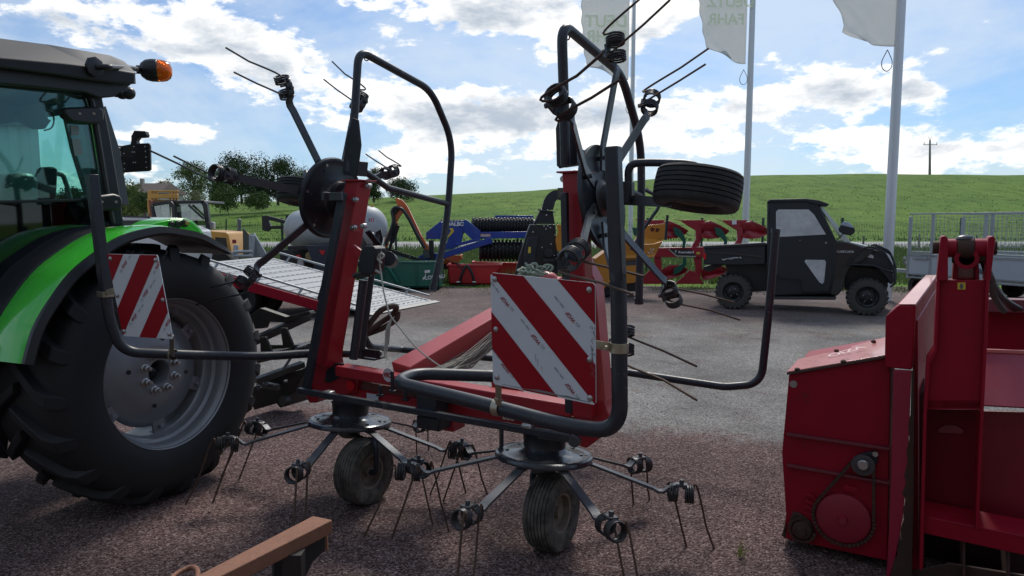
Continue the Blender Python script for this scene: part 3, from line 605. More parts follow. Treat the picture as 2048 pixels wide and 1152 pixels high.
small_wheel(wR, Vector((.17, .10, 1)), MTY, 'raised wheel held out beside the right folded rotor', Ro=.19, Wd=.165)
lg = MB(); lg.tube(fillet([Cl-nl*.07, Cl-nl*.10+mX*.11, wl+mX*.10+Z*.20-fX*.0, wl+mX*.095, wl+mX*.03], .07), .017, 10); part('wheel_leg', lg, MTUBE, ted)
lg = MB(); lg.tube(fillet([Cr-nl*.07, Cr-nl*.10-mX*.06, wr_-mX*.11+Z*.10, wr_-mX*.10, wr_-mX*.03], .05), .017, 10); part('wheel_leg', lg, MTUBE, ted)
lg = MB(); q0 = P(1258, 372, 3.2); lg.tube(fillet([q0-Z*.06, P(1256, 327, 3.2), P(1300, 325, 3.15), P(1372, 327, 3.04), wR+Vector((0, 0, .10)), wR], .06), .018, 12); part('wheel_leg', lg, MTUBE, ted)
lg = MB(); lg.beam(P(1250, 400, 3.24), P(1345, 405, 3.08), .046, .012, Z); part('wheel_strut', lg, MARM, ted)
lg = MB(); lg.box(P(1253, 385, 3.22), (.055, .07, .10), (mX, fX, Z)); lg.cyl(CR+nR*-.09, P(1255, 385, 3.22), .035, 14); part('wheel_socket', lg, MBLK, ted, bev=.004)
lg = MB(); lg.tube(fillet([CL-nL*.07, CL-nL*.2, wL+Vector((0, 0, .16)), wL], .06), .018, 10); part('wheel_leg', lg, MTUBE, ted)
# ---- upright red arms (folded outer beams)
def boxbeam(name, b, t, wm, wf, m, bev=.006, wm1=None, wf1=None):
    mb = MB(); mb.beam(b, t, wm, wf, mX, wm1, wf1); return part(name, mb, m, ted, bev=bev)
Tl = P(718, 362, 4.14); Bl_ = P(652, 728, 4.12); boxbeam('folding_arm', Bl_, Tl, .125, .125, MRED, wm1=.108, wf1=.11)
cp = MB(); cp.box(Tl+Z*.0, (.15, .15, .008), (mX, fX, (Tl-Bl_).normalized())); part('cap_plate', cp, MRED, ted, bev=.002)
Tr = P(1150, 345, 3.20); Br = P(1172, 830, 3.24); boxbeam('folding_arm', Br, Tr, .10, .10, MRED, wm1=.092, wf1=.09)
gs = MB(); gs.prism([PM(1166, 515, -.03), PM(1190, 560, -.03), PM(1212, 815, -.03), PM(1180, 815, -.03)], fX*.10); part('gusset', gs, MREDF, ted, bev=.003)
cp = MB(); cp.box(Tr, (.13, .13, .008), (mX, fX, (Tr-Br).normalized())); part('cap_plate', cp, MRED, ted, bev=.002)
for (px, py, Y) in ((709, 399, 4.04), (726, 452, 4.05), (706, 455, 4.06), (736, 372, 4.1), (741, 470, 4.12), (1127, 358, 3.24), (1150, 347, 3.23)):
    bm_ = MB(); p = P(px, py, Y); bm_.cyl(p, p-fX*.018, .011, 6); bm_.cyl(p+fX*.02, p-fX*.006, .016, 10); part('bolt', bm_, MZS, ted)
# black paddle brackets carrying the loop guards
def prismF(name, pts, off, th, m, bev=.003, sub=None):
    mb = MB(); mb.prism([PM(x, y, off) for x, y in pts], fX*th); return part(name, mb, m, sub or ted, bev=bev)
prismF('guard_bracket', [(1123, 216), (1111, 257), (1113, 330), (1118, 337), (1154, 329), (1152, 251), (1137, 219)], -.02, .012, MBLK)
mbx = MB(); mbx.prism([PM(1113, 300, -.008), PM(1113, 333, -.008), PM(1154, 327, -.008), PM(1153, 296, -.008)], fX*.10); part('guard_bracket', mbx, MBLK, ted, bev=.004)
prismF('guard_bracket', [(704, 235), (692, 275), (684, 345), (688, 350), (713, 352), (721, 290), (716, 240)], .0, .012, MBLK)
mbx = MB(); mbx.prism([PM(686, 320, .012), PM(685, 348, .012), PM(713, 352, .012), PM(716, 322, .012)], fX*.09); part('guard_bracket', mbx, MBLK, ted, bev=.004)
# loop guards
pl = P(703, 300, 4.12)
def QF(px, py): return PF(px, py, pl)
lp = MB(); lp.tube(fillet([QF(698, 345), QF(708, 250), QF(717, 100), QF(862, 180), QF(905, 282), QF(897, 408), QF(888, 480), QF(866, 578)], {1: .2, 2: .09, 3: .12, 4: .15, 5: .2, 6: .12}, 8), .024, 14)
lp.tube([QF(722, 338), QF(776, 376), QF(896, 408)], .020, 12); lp.tube([QF(867, 572), QF(865, 582)], .027, 14)
part('loop_guard', lp, MTUBE, ted)
pr_ = P(1128, 300, 3.27)
def QG(px, py): return PF(px, py, pr_)
lp = MB(); lp.tube(fillet([QG(1131, 330), QG(1129, 240), QG(1123, 46), QG(1243, 148), QG(1282, 285), QG(1283, 400), QG(1278, 602)], {1: .2, 2: .10, 3: .12, 4: .15, 5: .2}, 8), .024, 14)
lp.tube([QG(1152, 310), QG(1185, 350), QG(1282, 392)], .018, 10); lp.tube([QG(1278, 596), QG(1278, 608)], .028, 14)
part('loop_guard', lp, MTUBE, ted)
for c in (QF(733, 113), QG(1134, 69)):
    rg = MB(); rg.tube([c+Vector((math.cos(a)*.013, 0, math.sin(a)*.013-.012)) for a in [k*math.pi/4 for k in range(8)]], .004, 5, closed=True); part('eyelet', rg, MTUBE, ted)
# square linkage bars and clamps
sb = MB(); sb.beam(P(686, 385, 4.02), P(612, 785, 3.98), .052, .03, mX); part('link_bar', sb, MTUBE, ted, bev=.004)
sb = MB(); sb.beam(P(700, 400, 4.25), P(640, 600, 4.3), .03, .03, mX); part('link_bar', sb, MBLK, ted, bev=.003)
cl_ = MB(); cl_.box(P(672, 393, 4.00), (.10, .02, .048), (mX, fX, Z)); cl_.box(P(660, 393, 4.06), (.02, .12, .048), (mX, fX, Z)); part('clamp', cl_, MSTL, ted, bev=.003)
sb = MB(); sb.beam(P(1129, 385, 3.12), P(1138, 825, 3.14), .030, .03, mX); part('link_bar', sb, MTUBE, ted, bev=.004)
cl_ = MB(); cl_.box(P(1139, 386, 3.19), (.12, .014, .05), (mX, fX, Z)); cl_.box(P(1164, 388, 3.24), (.014, .12, .05), (mX, fX, Z)); part('clamp', cl_, mat('olive_steel', (.10, .10, .075), .45, .6), ted, bev=.003)
# rotor gear cones behind the arms
for (c, n_, k_) in ((CL, nL, 1), (CR, nR, .42)):
    gc = MB(); gc.lathe([(.12, .02), (.115, .06*k_), (.085, .12*k_), (.06, .17*k_), (.03, .19*k_), (0, .19*k_)], c, n_, 24); part('gear_cone', gc, mat('greasy', (.035, .036, .04), .3, .3, dirt=.4, dcol=(.07, .04, .025)), ted)
fl = MB(); fl.lathe([(.06, -.06), (.09, -.064), (.10, -.07), (.10, -.078), (.05, -.085)], CR, nR, 20)
for k in range(6):
    a = k*math.pi/3; u = nR.orthogonal().normalized(); v = nR.cross(u); p = CR-nR*.078+(u*math.cos(a)+v*math.sin(a))*.08; fl.cyl(p, p-nR*.02, .009, 6)
part('flange', fl, MSTL, ted)
# ---- low frame: front black square rail, red transverse box, knuckles
q1 = P(598, 781, 3.93); q2 = P(1142, 876, 3.20)
rb = MB(); rb.beam(q1, q2, .034, .034, Z); part('tool_rail', rb, MTUBE, ted, bev=.004)
for (px, py, Y) in ((658, 791, 3.86), (1056, 857, 3.31)):
    c = MB(); c.box(P(px, py, Y)+Z*.004, (.058, .052, .048), (mX, fX, Z)); part('clamp', c, MZS, ted, bev=.008)
rb = MB(); rb.beam(PM(682, 739, -.04), PM(1150, 818, -.04), .062, .10, Z); part('cross_beam', rb, MRED, ted, bev=.006)
rb = MB(); rb.beam(PM(640, 772, .0), PM(1200, 862, .02), .05, .07, Z); part('cross_beam', rb, MRED, ted, bev=.006)
rb = MB(); rb.beam(PM(720, 768, .03), PM(1160, 842, .05), .06, .09, Z); part('cross_beam', rb, mat('dusty_red', (.16, .05, .045), .8, dirt=.5, dcol=(.12, .09, .075)), ted, bev=.006)
prismF('knuckle', [(622, 744), (611, 757), (610, 790), (618, 806), (632, 806), (640, 790), (690, 790), (712, 786), (716, 757), (690, 750), (660, 752), (655, 715), (634, 715)], -.05, .13, MRED, .006)
kc = MB(); p = PM(616, 778, -.06); kc.cyl(p, p-fX*.02, .036, 20); part('pivot_pin', kc, MSTL, ted)
kc = MB(); p = PM(703, 771, -.055); kc.cyl(p, p-fX*.012, .032, 24); part('reflector', kc, mat('reflector', (.5, .01, .015), .2), ted)
prismF('knuckle', [(1150, 812), (1186, 806), (1209, 800), (1214, 822), (1228, 850), (1205, 872), (1172, 897), (1150, 890), (1146, 850)], -.04, .12, MRED, .006)
mbk = MB(); mbk.prism([PM(652, 742, -.058), PM(668, 727, -.058), PM(684, 727, -.058), PM(682, 752, -.058), PM(662, 765, -.058), PM(648, 765, -.058)], fX*.02); part('bracket', mbk, MBLK, ted, bev=.002)
gbx = MB(); gbx.box(P(865, 805, 3.62), (.13, .12, .10), (mX, fX, Z)); gbx.box(P(868, 842, 3.63), (.15, .12, .07), (mX, fX, Z)); part('gearbox', gbx, MBLK, ted, bev=.008)
gbx = MB(); gbx.box(P(908, 845, 3.70), (.07, .12, .07), (mX, fX, Z)); part('gearbox', gbx, MRED, ted, bev=.006)
for (px, py, h) in ((785, 775, .13), (761, 783, .05), (811, 792, .06)):
    s_ = MB(); p = P(px, py, 3.72); s_.beam(p-Z*.02, p+Z*h*.7, .018, .012, mX); s_.box(p-Z*.02, (.04, .03, .012), (mX, fX, Z)); part('lug', s_, MBLK, ted, bev=.002)
stk = MB(); p0 = PM(742, 792, -.040-.005); stk.prism([PM(734, 786, -.045), PM(757, 789, -.045), PM(757, 801, -.045), PM(734, 798, -.045)], -fX*.003); part('sticker', stk, mat('sticker', (.5, .55, .62), .5, dirt=.4, dcol=(.2, .2, .2)), ted)
dc = MB(); cpt = PM(777, 750, -.095); dc.cyl(cpt, cpt-fX*.002, .040, 24); do = part('emblem', dc, mat('emblem_white', (.55, .52, .55), .5, dirt=.3, dcol=(.4, .2, .2)), ted)
tm, wdt = text_mb('VIC', .036, cpt-mX*.034-Z*.012-fX*.004, mX, Z, .0, bold=.002); part('lettering', tm, MRED, do, smooth=False)
pt = MB(); p = PM(1004, 838, -.06); tm, wdt = text_mb('680', .05, p, mX, Z, .0, shear=.3, bold=.002); part('lettering', tm, mat('worn_letter', (.5, .45, .36), .7, dirt=.5, dcol=(.3, .05, .05), dscale=40), ted, smooth=False)
stt = MB(); stt.tube([PM(1003, 850, -.02), PM(1003, 892, -.02)], .012, 8); part('stand_foot', stt, MSTL, ted)
stt = MB(); stt.beam(P(1142, 876, 3.20), P(1075, 868, 3.28), .045, .012, Z); stt.cyl(P(1152, 880, 3.2)+fX*.0, P(1152, 880, 3.2)-fX*.03, .030, 18); part('bracket', stt, MSTL, ted, bev=.003)
# drawbar A-frame running forward to the headstock
ap = Vector((.33, 5.0, 1.20))
d1 = MB(); d1.beam(PM(806, 752, .04)+Z*.0, ap, .17, .15, mX, .12, .13); part('drawbar', d1, MREDF, ted, bev=.006)
d1 = MB(); d1.beam(PM(1010, 778, .05), ap+mX*.08, .15, .12, mX, .10, .10); part('drawbar', d1, MREDF, ted, bev=.006)
hd = MB(); hd.tube([ap-mX*.32-Z*.55, ap-mX*.04+Z*.02], .028, 10); hd.tube([ap+mX*.36-Z*.55, ap+mX*.04+Z*.02], .028, 10); hd.beam(ap-mX*.36-Z*.55, ap+mX*.40-Z*.55, .07, .07, Z); part('headstock', hd, MRED, ted, bev=.004)
hd = MB(); hd.ball(P(1092, 556, 4.9), .07, 16, (1.2, 1, .7)); part('headstock_cap', hd, MREDF, ted)
# upright hydraulic ram and lever group beside the left arm
hy = MB(); a_, b_ = P(727, 560, 3.98), P(707, 718, 3.98); hy.tube([a_, b_], .026, 14); part('ram', hy, MTUBE, ted)
hy = MB(); hy.tube([P(754, 470, 4.25), P(742, 560, 4.2), P(722, 715, 4.15)], .019, 10); part('ram', hy, MBLK, ted)
prismF('ram_bracket', [(722, 500), (727, 492), (746, 492), (751, 498), (747, 540), (742, 550), (716, 545), (718, 515)], -.10, .09, MBLK, .004)
hy = MB(); hy.beam(P(714, 552, 3.95), P(742, 548, 3.95), .03, .05, Z); hy.tube([P(706, 552, 3.95), P(720, 548, 3.95)], .014, 8); part('latch', hy, MBLK, ted, bev=.003)
prismF('ram_lug', [(706, 489), (709, 512), (722, 513), (724, 503)], -.09, .02, MRED, .002)
hy = MB(); hy.beam(P(735, 462, 4.05), P(783, 522, 4.12), .045, .012, mX); hy.cyl(P(776, 517, 4.05), P(783, 522, 4.2), .045, 16); part('lever', hy, MBLK, ted, bev=.003)
hy = MB(); hy.beam(P(757, 462, 4.5), P(765, 505, 4.4), .05, .012, mX); part('lever', hy, MTUBE, ted, bev=.003)
hy = MB(); hy.tube(fillet([P(728, 662, 4.2), P(745, 640, 4.2), P(762, 618, 4.2), P(796, 610, 4.25), P(788, 628, 4.3), P(762, 645, 4.3), P(735, 662, 4.25)], .09, 8), .018, 10); hy.tube(fillet([P(735, 668, 4.3), P(770, 655, 4.3), P(795, 638, 4.3), P(796, 622, 4.3)], .05, 6), .018, 10)
part('handle', hy, mat('brown_rust', (.075, .052, .040), .7, .2, dirt=.4, dcol=(.03, .025, .02)), ted)
# ---- guard tubes with the warning boards
gt = MB(); gt.beam(P(183, 349, 3.36), P(213, 596, 3.38), .045, .045, mX); go = part('side_guard', gt, MTUBE, ted, bev=.003)
gt = MB(); gt.tube(fillet([P(212, 590, 3.38), P(219, 640, 3.39), P(243, 704, 3.42), P(360, 709, 3.56), P(520, 714, 3.95), P(640, 705, 4.15), P(762, 709, 4.28)], {1: .1, 2: .26, 3: .3, 4: .4, 5: .3}, 12), .0255, 16)
gt.tube(fillet([P(726, 668, 4.75), P(738, 693, 4.8), P(800, 699, 5.35), P(1200, 737, 4.88), P(1450, 774, 4.46), P(1522, 768, 4.42), P(1536, 640, 4.40), P(1552, 462, 4.38)], {1: .2, 2: .05, 4: .05, 5: .28, 6: .2}, 12), .0255, 16)
gt.tube([P(1551, 466, 4.38), P(1552, 458, 4.38)], .028, 16)
part('side_guard', gt, MTUBE, go)
bk = MB(); bk.box(P(735, 714, 4.18), (.20, .10, .012), (mX, fX, Z)); bk.box(P(735, 706, 4.12), (.20, .012, .05), (mX, fX, Z)); part('tube_seat', bk, MBLK, ted, bev=.003)
gt = MB(); gt.beam(P(1226, 293, 2.42), P(1236, 560, 2.42), .050, .05, mX); g2 = part('side_guard', gt, MTUBE, ted, bev=.006)
gt = MB(); gt.tube(fillet([P(1236, 545, 2.42), P(1238, 640, 2.42), P(1240, 865, 2.42), P(1130, 852, 2.52), P(985, 812, 2.72), P(790, 765, 3.02), P(830, 747, 3.22), P(985, 752, 3.28), P(1060, 755, 3.3)], {1: .1, 2: .26, 3: .2, 4: .2, 5: .09, 6: .09}, 12), .0295, 18)
part('side_guard', gt, MTUBE, g2)
def clip(poly, f):
    o = []
    for i, p in enumerate(poly):
        q = poly[(i+1) % len(poly)]; a, b = f(p), f(q)
        if a >= 0: o.append(p)
        if (a >= 0) != (b >= 0): t = a/(a-b); o.append((p[0]+(q[0]-p[0])*t, p[1]+(q[1]-p[1])*t))
    return o
def board(TL, TR, BL, mir, label, bolts, brk):
    U = TR-TL; V = BL-TL; nrm = U.cross(V).normalized()
    if nrm.y > 0: nrm = -nrm
    pt = lambda u, v, d=0: TL+U*u+V*v+nrm*d
    c = .02; sq = [(c, 0), (1-c, 0), (1, c), (1, 1-c), (1-c, 1), (c, 1), (0, 1-c), (0, c)]
    mb = MB(); mb.prism([pt(u, v) for u, v in sq], -nrm*.004); b = part('warning_board', mb, MWHS, ted, label=label)
    S = (lambda p: p[0]+p[1]) if mir else (lambda p: p[1]-p[0]+1)
    sb = MB()
    bands = [(0, .33), (.66, 1.0), (1.335, 1.67)] if mir else [(-.1, .34), (.665, 1.0), (1.345, 1.68)]
    for lo, hi in bands:
        q = clip(clip(sq, lambda p: S(p)-lo), lambda p: hi-S(p))
        if len(q) > 2: sb.add([pt(u, v, .0012) for u, v in q], [tuple(range(len(q)))])
    part('red_stripe', sb, MRDS, b, smooth=False)
    bb = MB()
    for u, v in bolts: p = pt(u, v, .001); bb.lathe([(.011, 0), (.011, .002), (.0075, .005), (.0, .0065)], p, nrm, 14)
    part('bolt', bb, MZS, b)
    Uh = U.normalized(); Vh = V.normalized()
    for u, v in brk:
        dx = (Uh+Vh).normalized() if not mir else (Vh-Uh).normalized()
        dx = -dx; dy = nrm.cross(dx) if True else None
        tm, wd_ = text_mb('WGF', .021, pt(u, v, .0022), dx, dy, 0, bold=.0004, shear=.2); part('lettering', tm, MPRT, b, smooth=False)
        tm, wd_ = text_mb('DIN 11030', .0115, pt(u, v, .0022)+dx*.068, dx, dy, 0); part('lettering', tm, mat('ink', (.1, .1, .12), .5), b, smooth=False)
        tm, wd_ = text_mb('(C)', .014, pt(u, v, .0022)-dx*.024, dx, dy, 0); part('lettering', tm, mat('ink', (.1, .1, .12), .5), b, smooth=False)
    return b, pt, nrm
b1, p1_, n1_ = board(P(981, 545, 2.60), P(1190, 566, 2.36), P(986, 768, 2.60), False, 'right-hand red and white striped warning board', [(.045, .055), (.95, .06), (.045, .50), (.95, .63), (.045, .93), (.95, .95)], [(.20, .27), (.83, .33), (.50, .56), (.19, .86), (.82, .93)])
b2, p2_, n2_ = board(P(214, 508, 3.31), P(315, 510, 3.22), P(246, 672, 3.33), True, 'left-hand red and white striped warning board', [(.055, .055), (.95, .06), (.05, .50), (.95, .53), (.045, .94), (.95, .94)], [(.27, .18), (.93, .18), (.58, .52), (.26, .82), (.92, .86)])
ck = MB(); ck.prism([p1_(.10+.85*t, .985, .0016) if k == 0 else p1_(.1+.85*t, .985-.018*random.random(), .0016) for k in (0, 1) for t in ([i/12 for i in range(13)] if k == 0 else [1-i/12 for i in range(13)])], n1_*.0002); part('edge_wear', ck, mat('grime', (.18, .19, .19), .8), b1, smooth=False)
ck = MB()
for i in range(70):
    u = random.uniform(.955, .995); v = random.uniform(.35, .78); s = .004*random.random()+.001; a = p1_(u, v, .0016); ck.add([a, a+Vector((s*.5, 0, 0)), a+Vector((s*.5, 0, s*2)), a+Vector((0, 0, s*2.4))], [(0, 1, 2, 3)])
for (u, v, l_) in ((.44, .66, .03), (.46, .70, .03), (.72, .42, .006), (.50, .76, .02)):
    a = p1_(u, v, .0016); ck.add([a, a+Vector((.0018, 0, 0)), a+Vector((.004, 0, -l_)), a+Vector((.0026, 0, -l_))], [(0, 1, 2, 3)])
part('scratches', ck, mat('grime', (.18, .19, .19), .8), b1, smooth=False, weld=False)
# mounting straps
st = MB(); st.beam(p1_(.93, .50, -.006), P(1226, 695, 2.42), .030, .006, Z); st.lathe([(.031, -.018), (.034, -.018), (.034, .018), (.031, .018)], P(1238, 695, 2.42), Z, 24); p = P(1213, 695, 2.39); st.cyl(p, p-fX*.012, .008, 6); part('strap', st, MZN, b1, bev=.001)
st = MB(); st.beam(p1_(.05, .9, -.006), P(997, 818, 2.68), .026, .006, mX); st.lathe([(.031, -.016), (.034, -.016), (.034, .016), (.031, .016)], P(995, 815, 2.70), mX, 24); p = P(994, 797, 2.64); st.cyl(p, p-fX*.014, .008, 6); part('strap', st, MZN, b1, bev=.001)
st = MB(); st.beam(p2_(.05, .43, -.006), P(205, 588, 3.37), .028, .006, Z); st.box(P(211, 588, 3.38), (.056, .056, .028), (mX, fX, Z)); part('strap', st, MZN, b2, bev=.001)
st = MB(); st.beam(p2_(.97, .95, -.006), P(344, 712, 3.50), .024, .006, mX); st.lathe([(.027, -.014), (.030, -.014), (.030, .014), (.027, .014)], P(344, 709, 3.535), mX, 20); part('strap', st, MZN, b2, bev=.001)
# ---- twine, cord and string
MTW = mat('twine', (.42, .43, .38), .85, var=.25, dscale=60); MTWG = mat('green_twine', (.30, .36, .29), .85, var=.4, dscale=50)
tw = MB(); tw.tube(fillet([P(768, 475, 4.0), P(763, 500, 3.9), P(758, 522, 3.88), P(762, 545, 3.88), P(768, 590, 3.85), P(780, 632, 3.8), P(795, 650, 3.8), P(835, 700, 3.75), P(893, 742, 3.7)], .08, 5), .0045, 7)
tw.tube(fillet([P(736, 540, 3.9), P(750, 540, 3.88), P(762, 547, 3.88)], .02), .008, 7); tw.tube(fillet([P(758, 520, 3.88), P(770, 512, 3.86), P(762, 505, 3.88), P(752, 516, 3.88), P(764, 526, 3.87)], .02), .006, 6)
for k in range(4): tw.tube(fillet([P(783, 636, 3.8), P(772+k*2.5, 655, 3.8), P(770+k*2.4, 690, 3.8+.01*k), P(769+k*2.5, 712-k*6, 3.8)], .05), .0038, 5)
for k in range(26):
    x = 770+random.uniform(-3, 5); y = 690+random.uniform(-5, 25); a = random.uniform(-1, 1)*10; tw.tube([P(x, y, 3.8), P(x+a, y+random.uniform(3, 12), 3.8)], .0009, 3)
single('twine', tw, MTW, 'pale baler twine tied to the tedder lever and hanging in a long slack curve', 'twine')
tb = MB(); rnd = random.Random(5); cen = P(1068, 540, 3.0)
for k in range(9):
    pts = [P(1058+rnd.gauss(6, 14), 545+rnd.gauss(-2, 7), 2.95+rnd.gauss(0, .03)) for _ in range(6)]; tb.tube(fillet(pts, .03, 4), .0042, 6)
tb.tube(fillet([P(1052, 552, 2.95), P(1062, 528, 2.95), P(1074, 526, 2.95), P(1074, 545, 2.95), P(1062, 552, 2.95)], .03, 5), .006, 7)
tb.tube(fillet([P(1075, 552, 2.95), P(1090, 528, 2.95), P(1108, 533, 2.95), P(1098, 545, 2.95)], .02, 5), .006, 7)
single('twine_bundle', tb, MTWG, 'knotted bundle of greenish twine behind the top edge of the right warning board', 'twine')
tb = MB()
for k in range(60):
    o = rnd.uniform(-.09, .09); h = rnd.uniform(-.05, .05); a = P(862+rnd.uniform(0, 40), 742+rnd.uniform(-6, 4), 3.95+o); c = P(1000, 660+rnd.uniform(-10, 28), 4.45+o); m_ = a*.5+c*.5+Vector((0, 0, -.04+h)); tb.tube([a, a*.6+m_*.4+Vector((0, 0, rnd.gauss(0, .01))), m_, m_*.4+c*.6+Vector((0, 0, rnd.gauss(0, .01))), c], .0028, 4)
single('string_hank', tb, mat('straw_twine', (.30, .29, .25), .9, var=.5, dscale=40), 'frayed hank of old string lying between the red drawbar beams', 'string')
# ================================================================== GREEN TRACTOR (left)
W0 = Vector((-1.99, 3.95, 0)); nT = Vector((.927, -.375, 0)).normalized(); rT = Vector((.375, .927, 0)).normalized()
def PT(px, py, c=0.0): return PL(px, py, W0+nT*c, nT)
trc = thing('tractor', 'bright green tractor with black cab roof and orange beacon at the left edge', 'tractor', (-2.3, 4.0, 0))
MGRN = mat('tractor_green', (.050, .50, .030), .24, coat=.6, var=.04, dirt=.06, dcol=(.10, .30, .08), dscale=5)
MPL = mat('black_plastic', (.012, .013, .015), .42, var=.15, bump=.05, bscale=120)
MPLG = mat('roof_plastic', (.012, .014, .019), .55, var=.1, bump=.06, bscale=160)
MTT = mat('tractor_tyre', (.0085, .009, .011), .66, dirt=.2, chips=.22, ccol=(.035, .034, .033), dcol=(.024, .023, .021), dscale=5, var=.2)
MRG = mat('rim_grey', (.24, .25, .27), .42, .45, dirt=.08, dcol=(.10, .10, .10), var=.06)
def PTs(l, c): return [PT(x, y, c) for x, y in l]
def prT(name, pts, c, th, m, parent=None, bev=.004, **k):
    mb = MB(); mb.prism(PTs(pts, c), -nT*th); return part(name, mb, m, parent or trc, bev=bev, **k)
ax_c = W0+Z*.765-nT*.245
# tyre
tb = MB(); RO = .722
prof = [(.432, .232), (.452, .246), (.50, .262), (.58, .272), (.64, .262), (.69, .238), (.712, .20), (RO, .12), (RO+.004, 0)]
prof = prof+[(r, -h) for r, h in prof[::-1][1:]]
tb.lathe(prof, ax_c, nT, 72, up=Z)
NL = 19
for k in range(NL):
    for sg in (1, -1):
        a0 = 2*math.pi*(k+(0.5 if sg < 0 else 0))/NL
        path = [(0.0, -.018, RO+.043), (.09, .075, RO+.043), (.20, .17, RO+.038), (.245, .225, RO+.020), (.265, .252, RO-.035), (.275, .258, RO-.085)]
        vs = []; n_ = len(path)
        for i, (da, wv, rr) in enumerate(path):
            a = a0-da*1.0; wd_ = (.026, .026, .029, .034, .036, .022)[i]/RO
            for q, (e, rb) in enumerate(((-1, 0), (1, 0), (1, 1), (-1, 1))):
                base = (RO-.01) if i < 3 else (RO-.03 if i == 3 else rr-.03)
                rad = rr if rb else base; ww = wv-(0 if rb or i < 4 else .03)
                aa = a+e*wd_*(1.0 if rb else 1.35)
                u = Z*math.cos(aa)+rT*math.sin(aa); vs.append(ax_c+nT*(ww*sg)+u*rad)
        fs = [(3, 2, 1, 0), tuple((n_-1)*4+j for j in range(4))]+[(i*4+j, i*4+(j+1) % 4, i*4+4+(j+1) % 4, i*4+4+j) for i in range(n_-1) for j in range(4)]
        tb.add(vs, fs)
tyre = part('rear_wheel', tb, MTT, trc, bev=.006, weld=False)
rb = MB()
rb.lathe([(.434, .236), (.441, .245), (.446, .238), (.441, .228), (.425, .215), (.414, .19), (.412, .15), (.396, .135), (.392, .09), (.378, .075), (.376, .02), (.386, -.02), (.40, -.1), (.42, -.22)], ax_c, nT, 96, up=Z)
rm = part('rim', rb, MRG, tyre)
db = MB(); db.lathe([(.335, .045), (.325, .060), (.30, .075), (.27, .082), (.235, .105), (.185, .125), (.15, .128), (.075, .130), (.070, .122), (.070, .02)], ax_c, nT, 72, up=Z); part('wheel_disc', db, MRG, tyre)
hb = MB(); hb.lathe([(.068, .03), (.055, .05), (.03, .075), (.012, .09), (0, .092)], ax_c, nT, 32); part('axle_hub', hb, MPL, tyre)
for k in range(8):
    a = k*math.pi/4+.4; c = ax_c+nT*.128+(Z*math.cos(a)+rT*math.sin(a))*.108; bb = MB(); bb.lathe([(.026, 0), (.026, .006), (.018, .010), (.018, .030), (.011, .034), (.011, .052), (0, .054)], c, nT, 6+6); part('wheel_nut', bb, MZS, tyre)
for k in range(6):
    a = k*math.pi/3+.95; u = Z*math.cos(a)+rT*math.sin(a); v = nT.cross(u); c = ax_c+u*.345+nT*.062
    bb = MB(); bb.box(c, (.10, .085, .016), (u, v, nT)); bb.cyl(c, c+nT*.035, .014, 6); bb.box(c+u*.035-nT*.02, (.014, .085, .05), (u, v, nT)); part('rim_bracket', bb, MRG, tyre, bev=.003)
for a, r in ((.2, .20), (1.77, .20), (3.34, .20), (4.9, .2)):
    u = Z*math.cos(a)+rT*math.sin(a); bb = MB(); c = ax_c+u*r+nT*.1225; bb.lathe([(.013, 0), (.013, .004), (.0, .0035)], c, nT, 14); part('hole_plug', bb, MPL, tyre)
for i, ch in enumerate('HO'):
    a = -.62-.13*i; u = Z*math.cos(a)+rT*math.sin(a); v = -(nT.cross(u)); tm, wdd = text_mb(ch, .075, ax_c+u*.555+nT*.2725, v if False else nT.cross(u)*-1, u, .0, bold=.004); part('lettering', tm, mat('tyre_letter', (.02, .02, .022), .5), tyre, smooth=False)
# fender
lip = [(46, 728), (56, 690), (68, 655), (92, 612), (139, 548), (192, 504), (236, 476), (278, 462), (320, 455), (361, 460), (403, 470), (444, 493), (459, 506)]
ctr = W0+Z*.74
lw = PTs(lip, .04)
sm = []
for i in range(len(lw)-1):
    p0, p1, p2, p3 = lw[max(i-1, 0)], lw[i], lw[i+1], lw[min(i+2, len(lw)-1)]
    for k in range(5):
        t = k/5; sm.append(.5*((2*p1)+(p2-p0)*t+(2*p0-5*p1+4*p2-p3)*t*t+(-p0+3*p1-3*p2+p3)*t**3))
sm.append(lw[-1])
def off_(pts, d, lo=0):
    o = []
    for i, p in enumerate(pts):
        u = p-(ctr+nT*.04); o.append(p+u.normalized()*d*(1 if i < len(pts)-8 else 1-(i-(len(pts)-8))*.11))
    return o
n_s = len(sm)
gb = MB(); outp = off_(sm, .004); inn = off_(sm, -.012)
gb.sheet([[p-nT*w_+(Z*0) for p in q] for q, w_ in ((inn, .0), (outp, .003), (off_(sm, .012), .03), (off_(sm, .016), .12), (off_(sm, .012), .25), (off_(sm, .0), .275), (off_(sm, -.02), .275), (inn, .2), (inn, .0))])
fen = part('fender', gb, MGRN, trc, ang=50)
lb = MB(); lo = off_(sm, .006); li = off_(sm, -.046)
lb.sheet([[p+nT*w_ for p in q] for q, w_ in ((lo, -.004), (lo, .018), (off_(sm, -.03), .028), (li, .014), (li, -.02), (lo, -.02))]); part('fender_lip', lb, MPL, fen)
ub = MB(); ub.sheet([[p-nT*w_ for p in off_(sm, -.03)] for w_ in (.0, .4)]); part('fender_liner', ub, MPL, fen)
bb = MB(); bb.sheet([[p-nT*w_ for p in q[:int(n_s*.62)]] for q, w_ in ((off_(sm, -.01), .272), (off_(sm, .010), .28), (off_(sm, .016), .36), (off_(sm, .02), .42), (off_(sm, .05), .50), (off_(sm, -.3), .56))]); part('cab_sill', bb, MPL, trc)
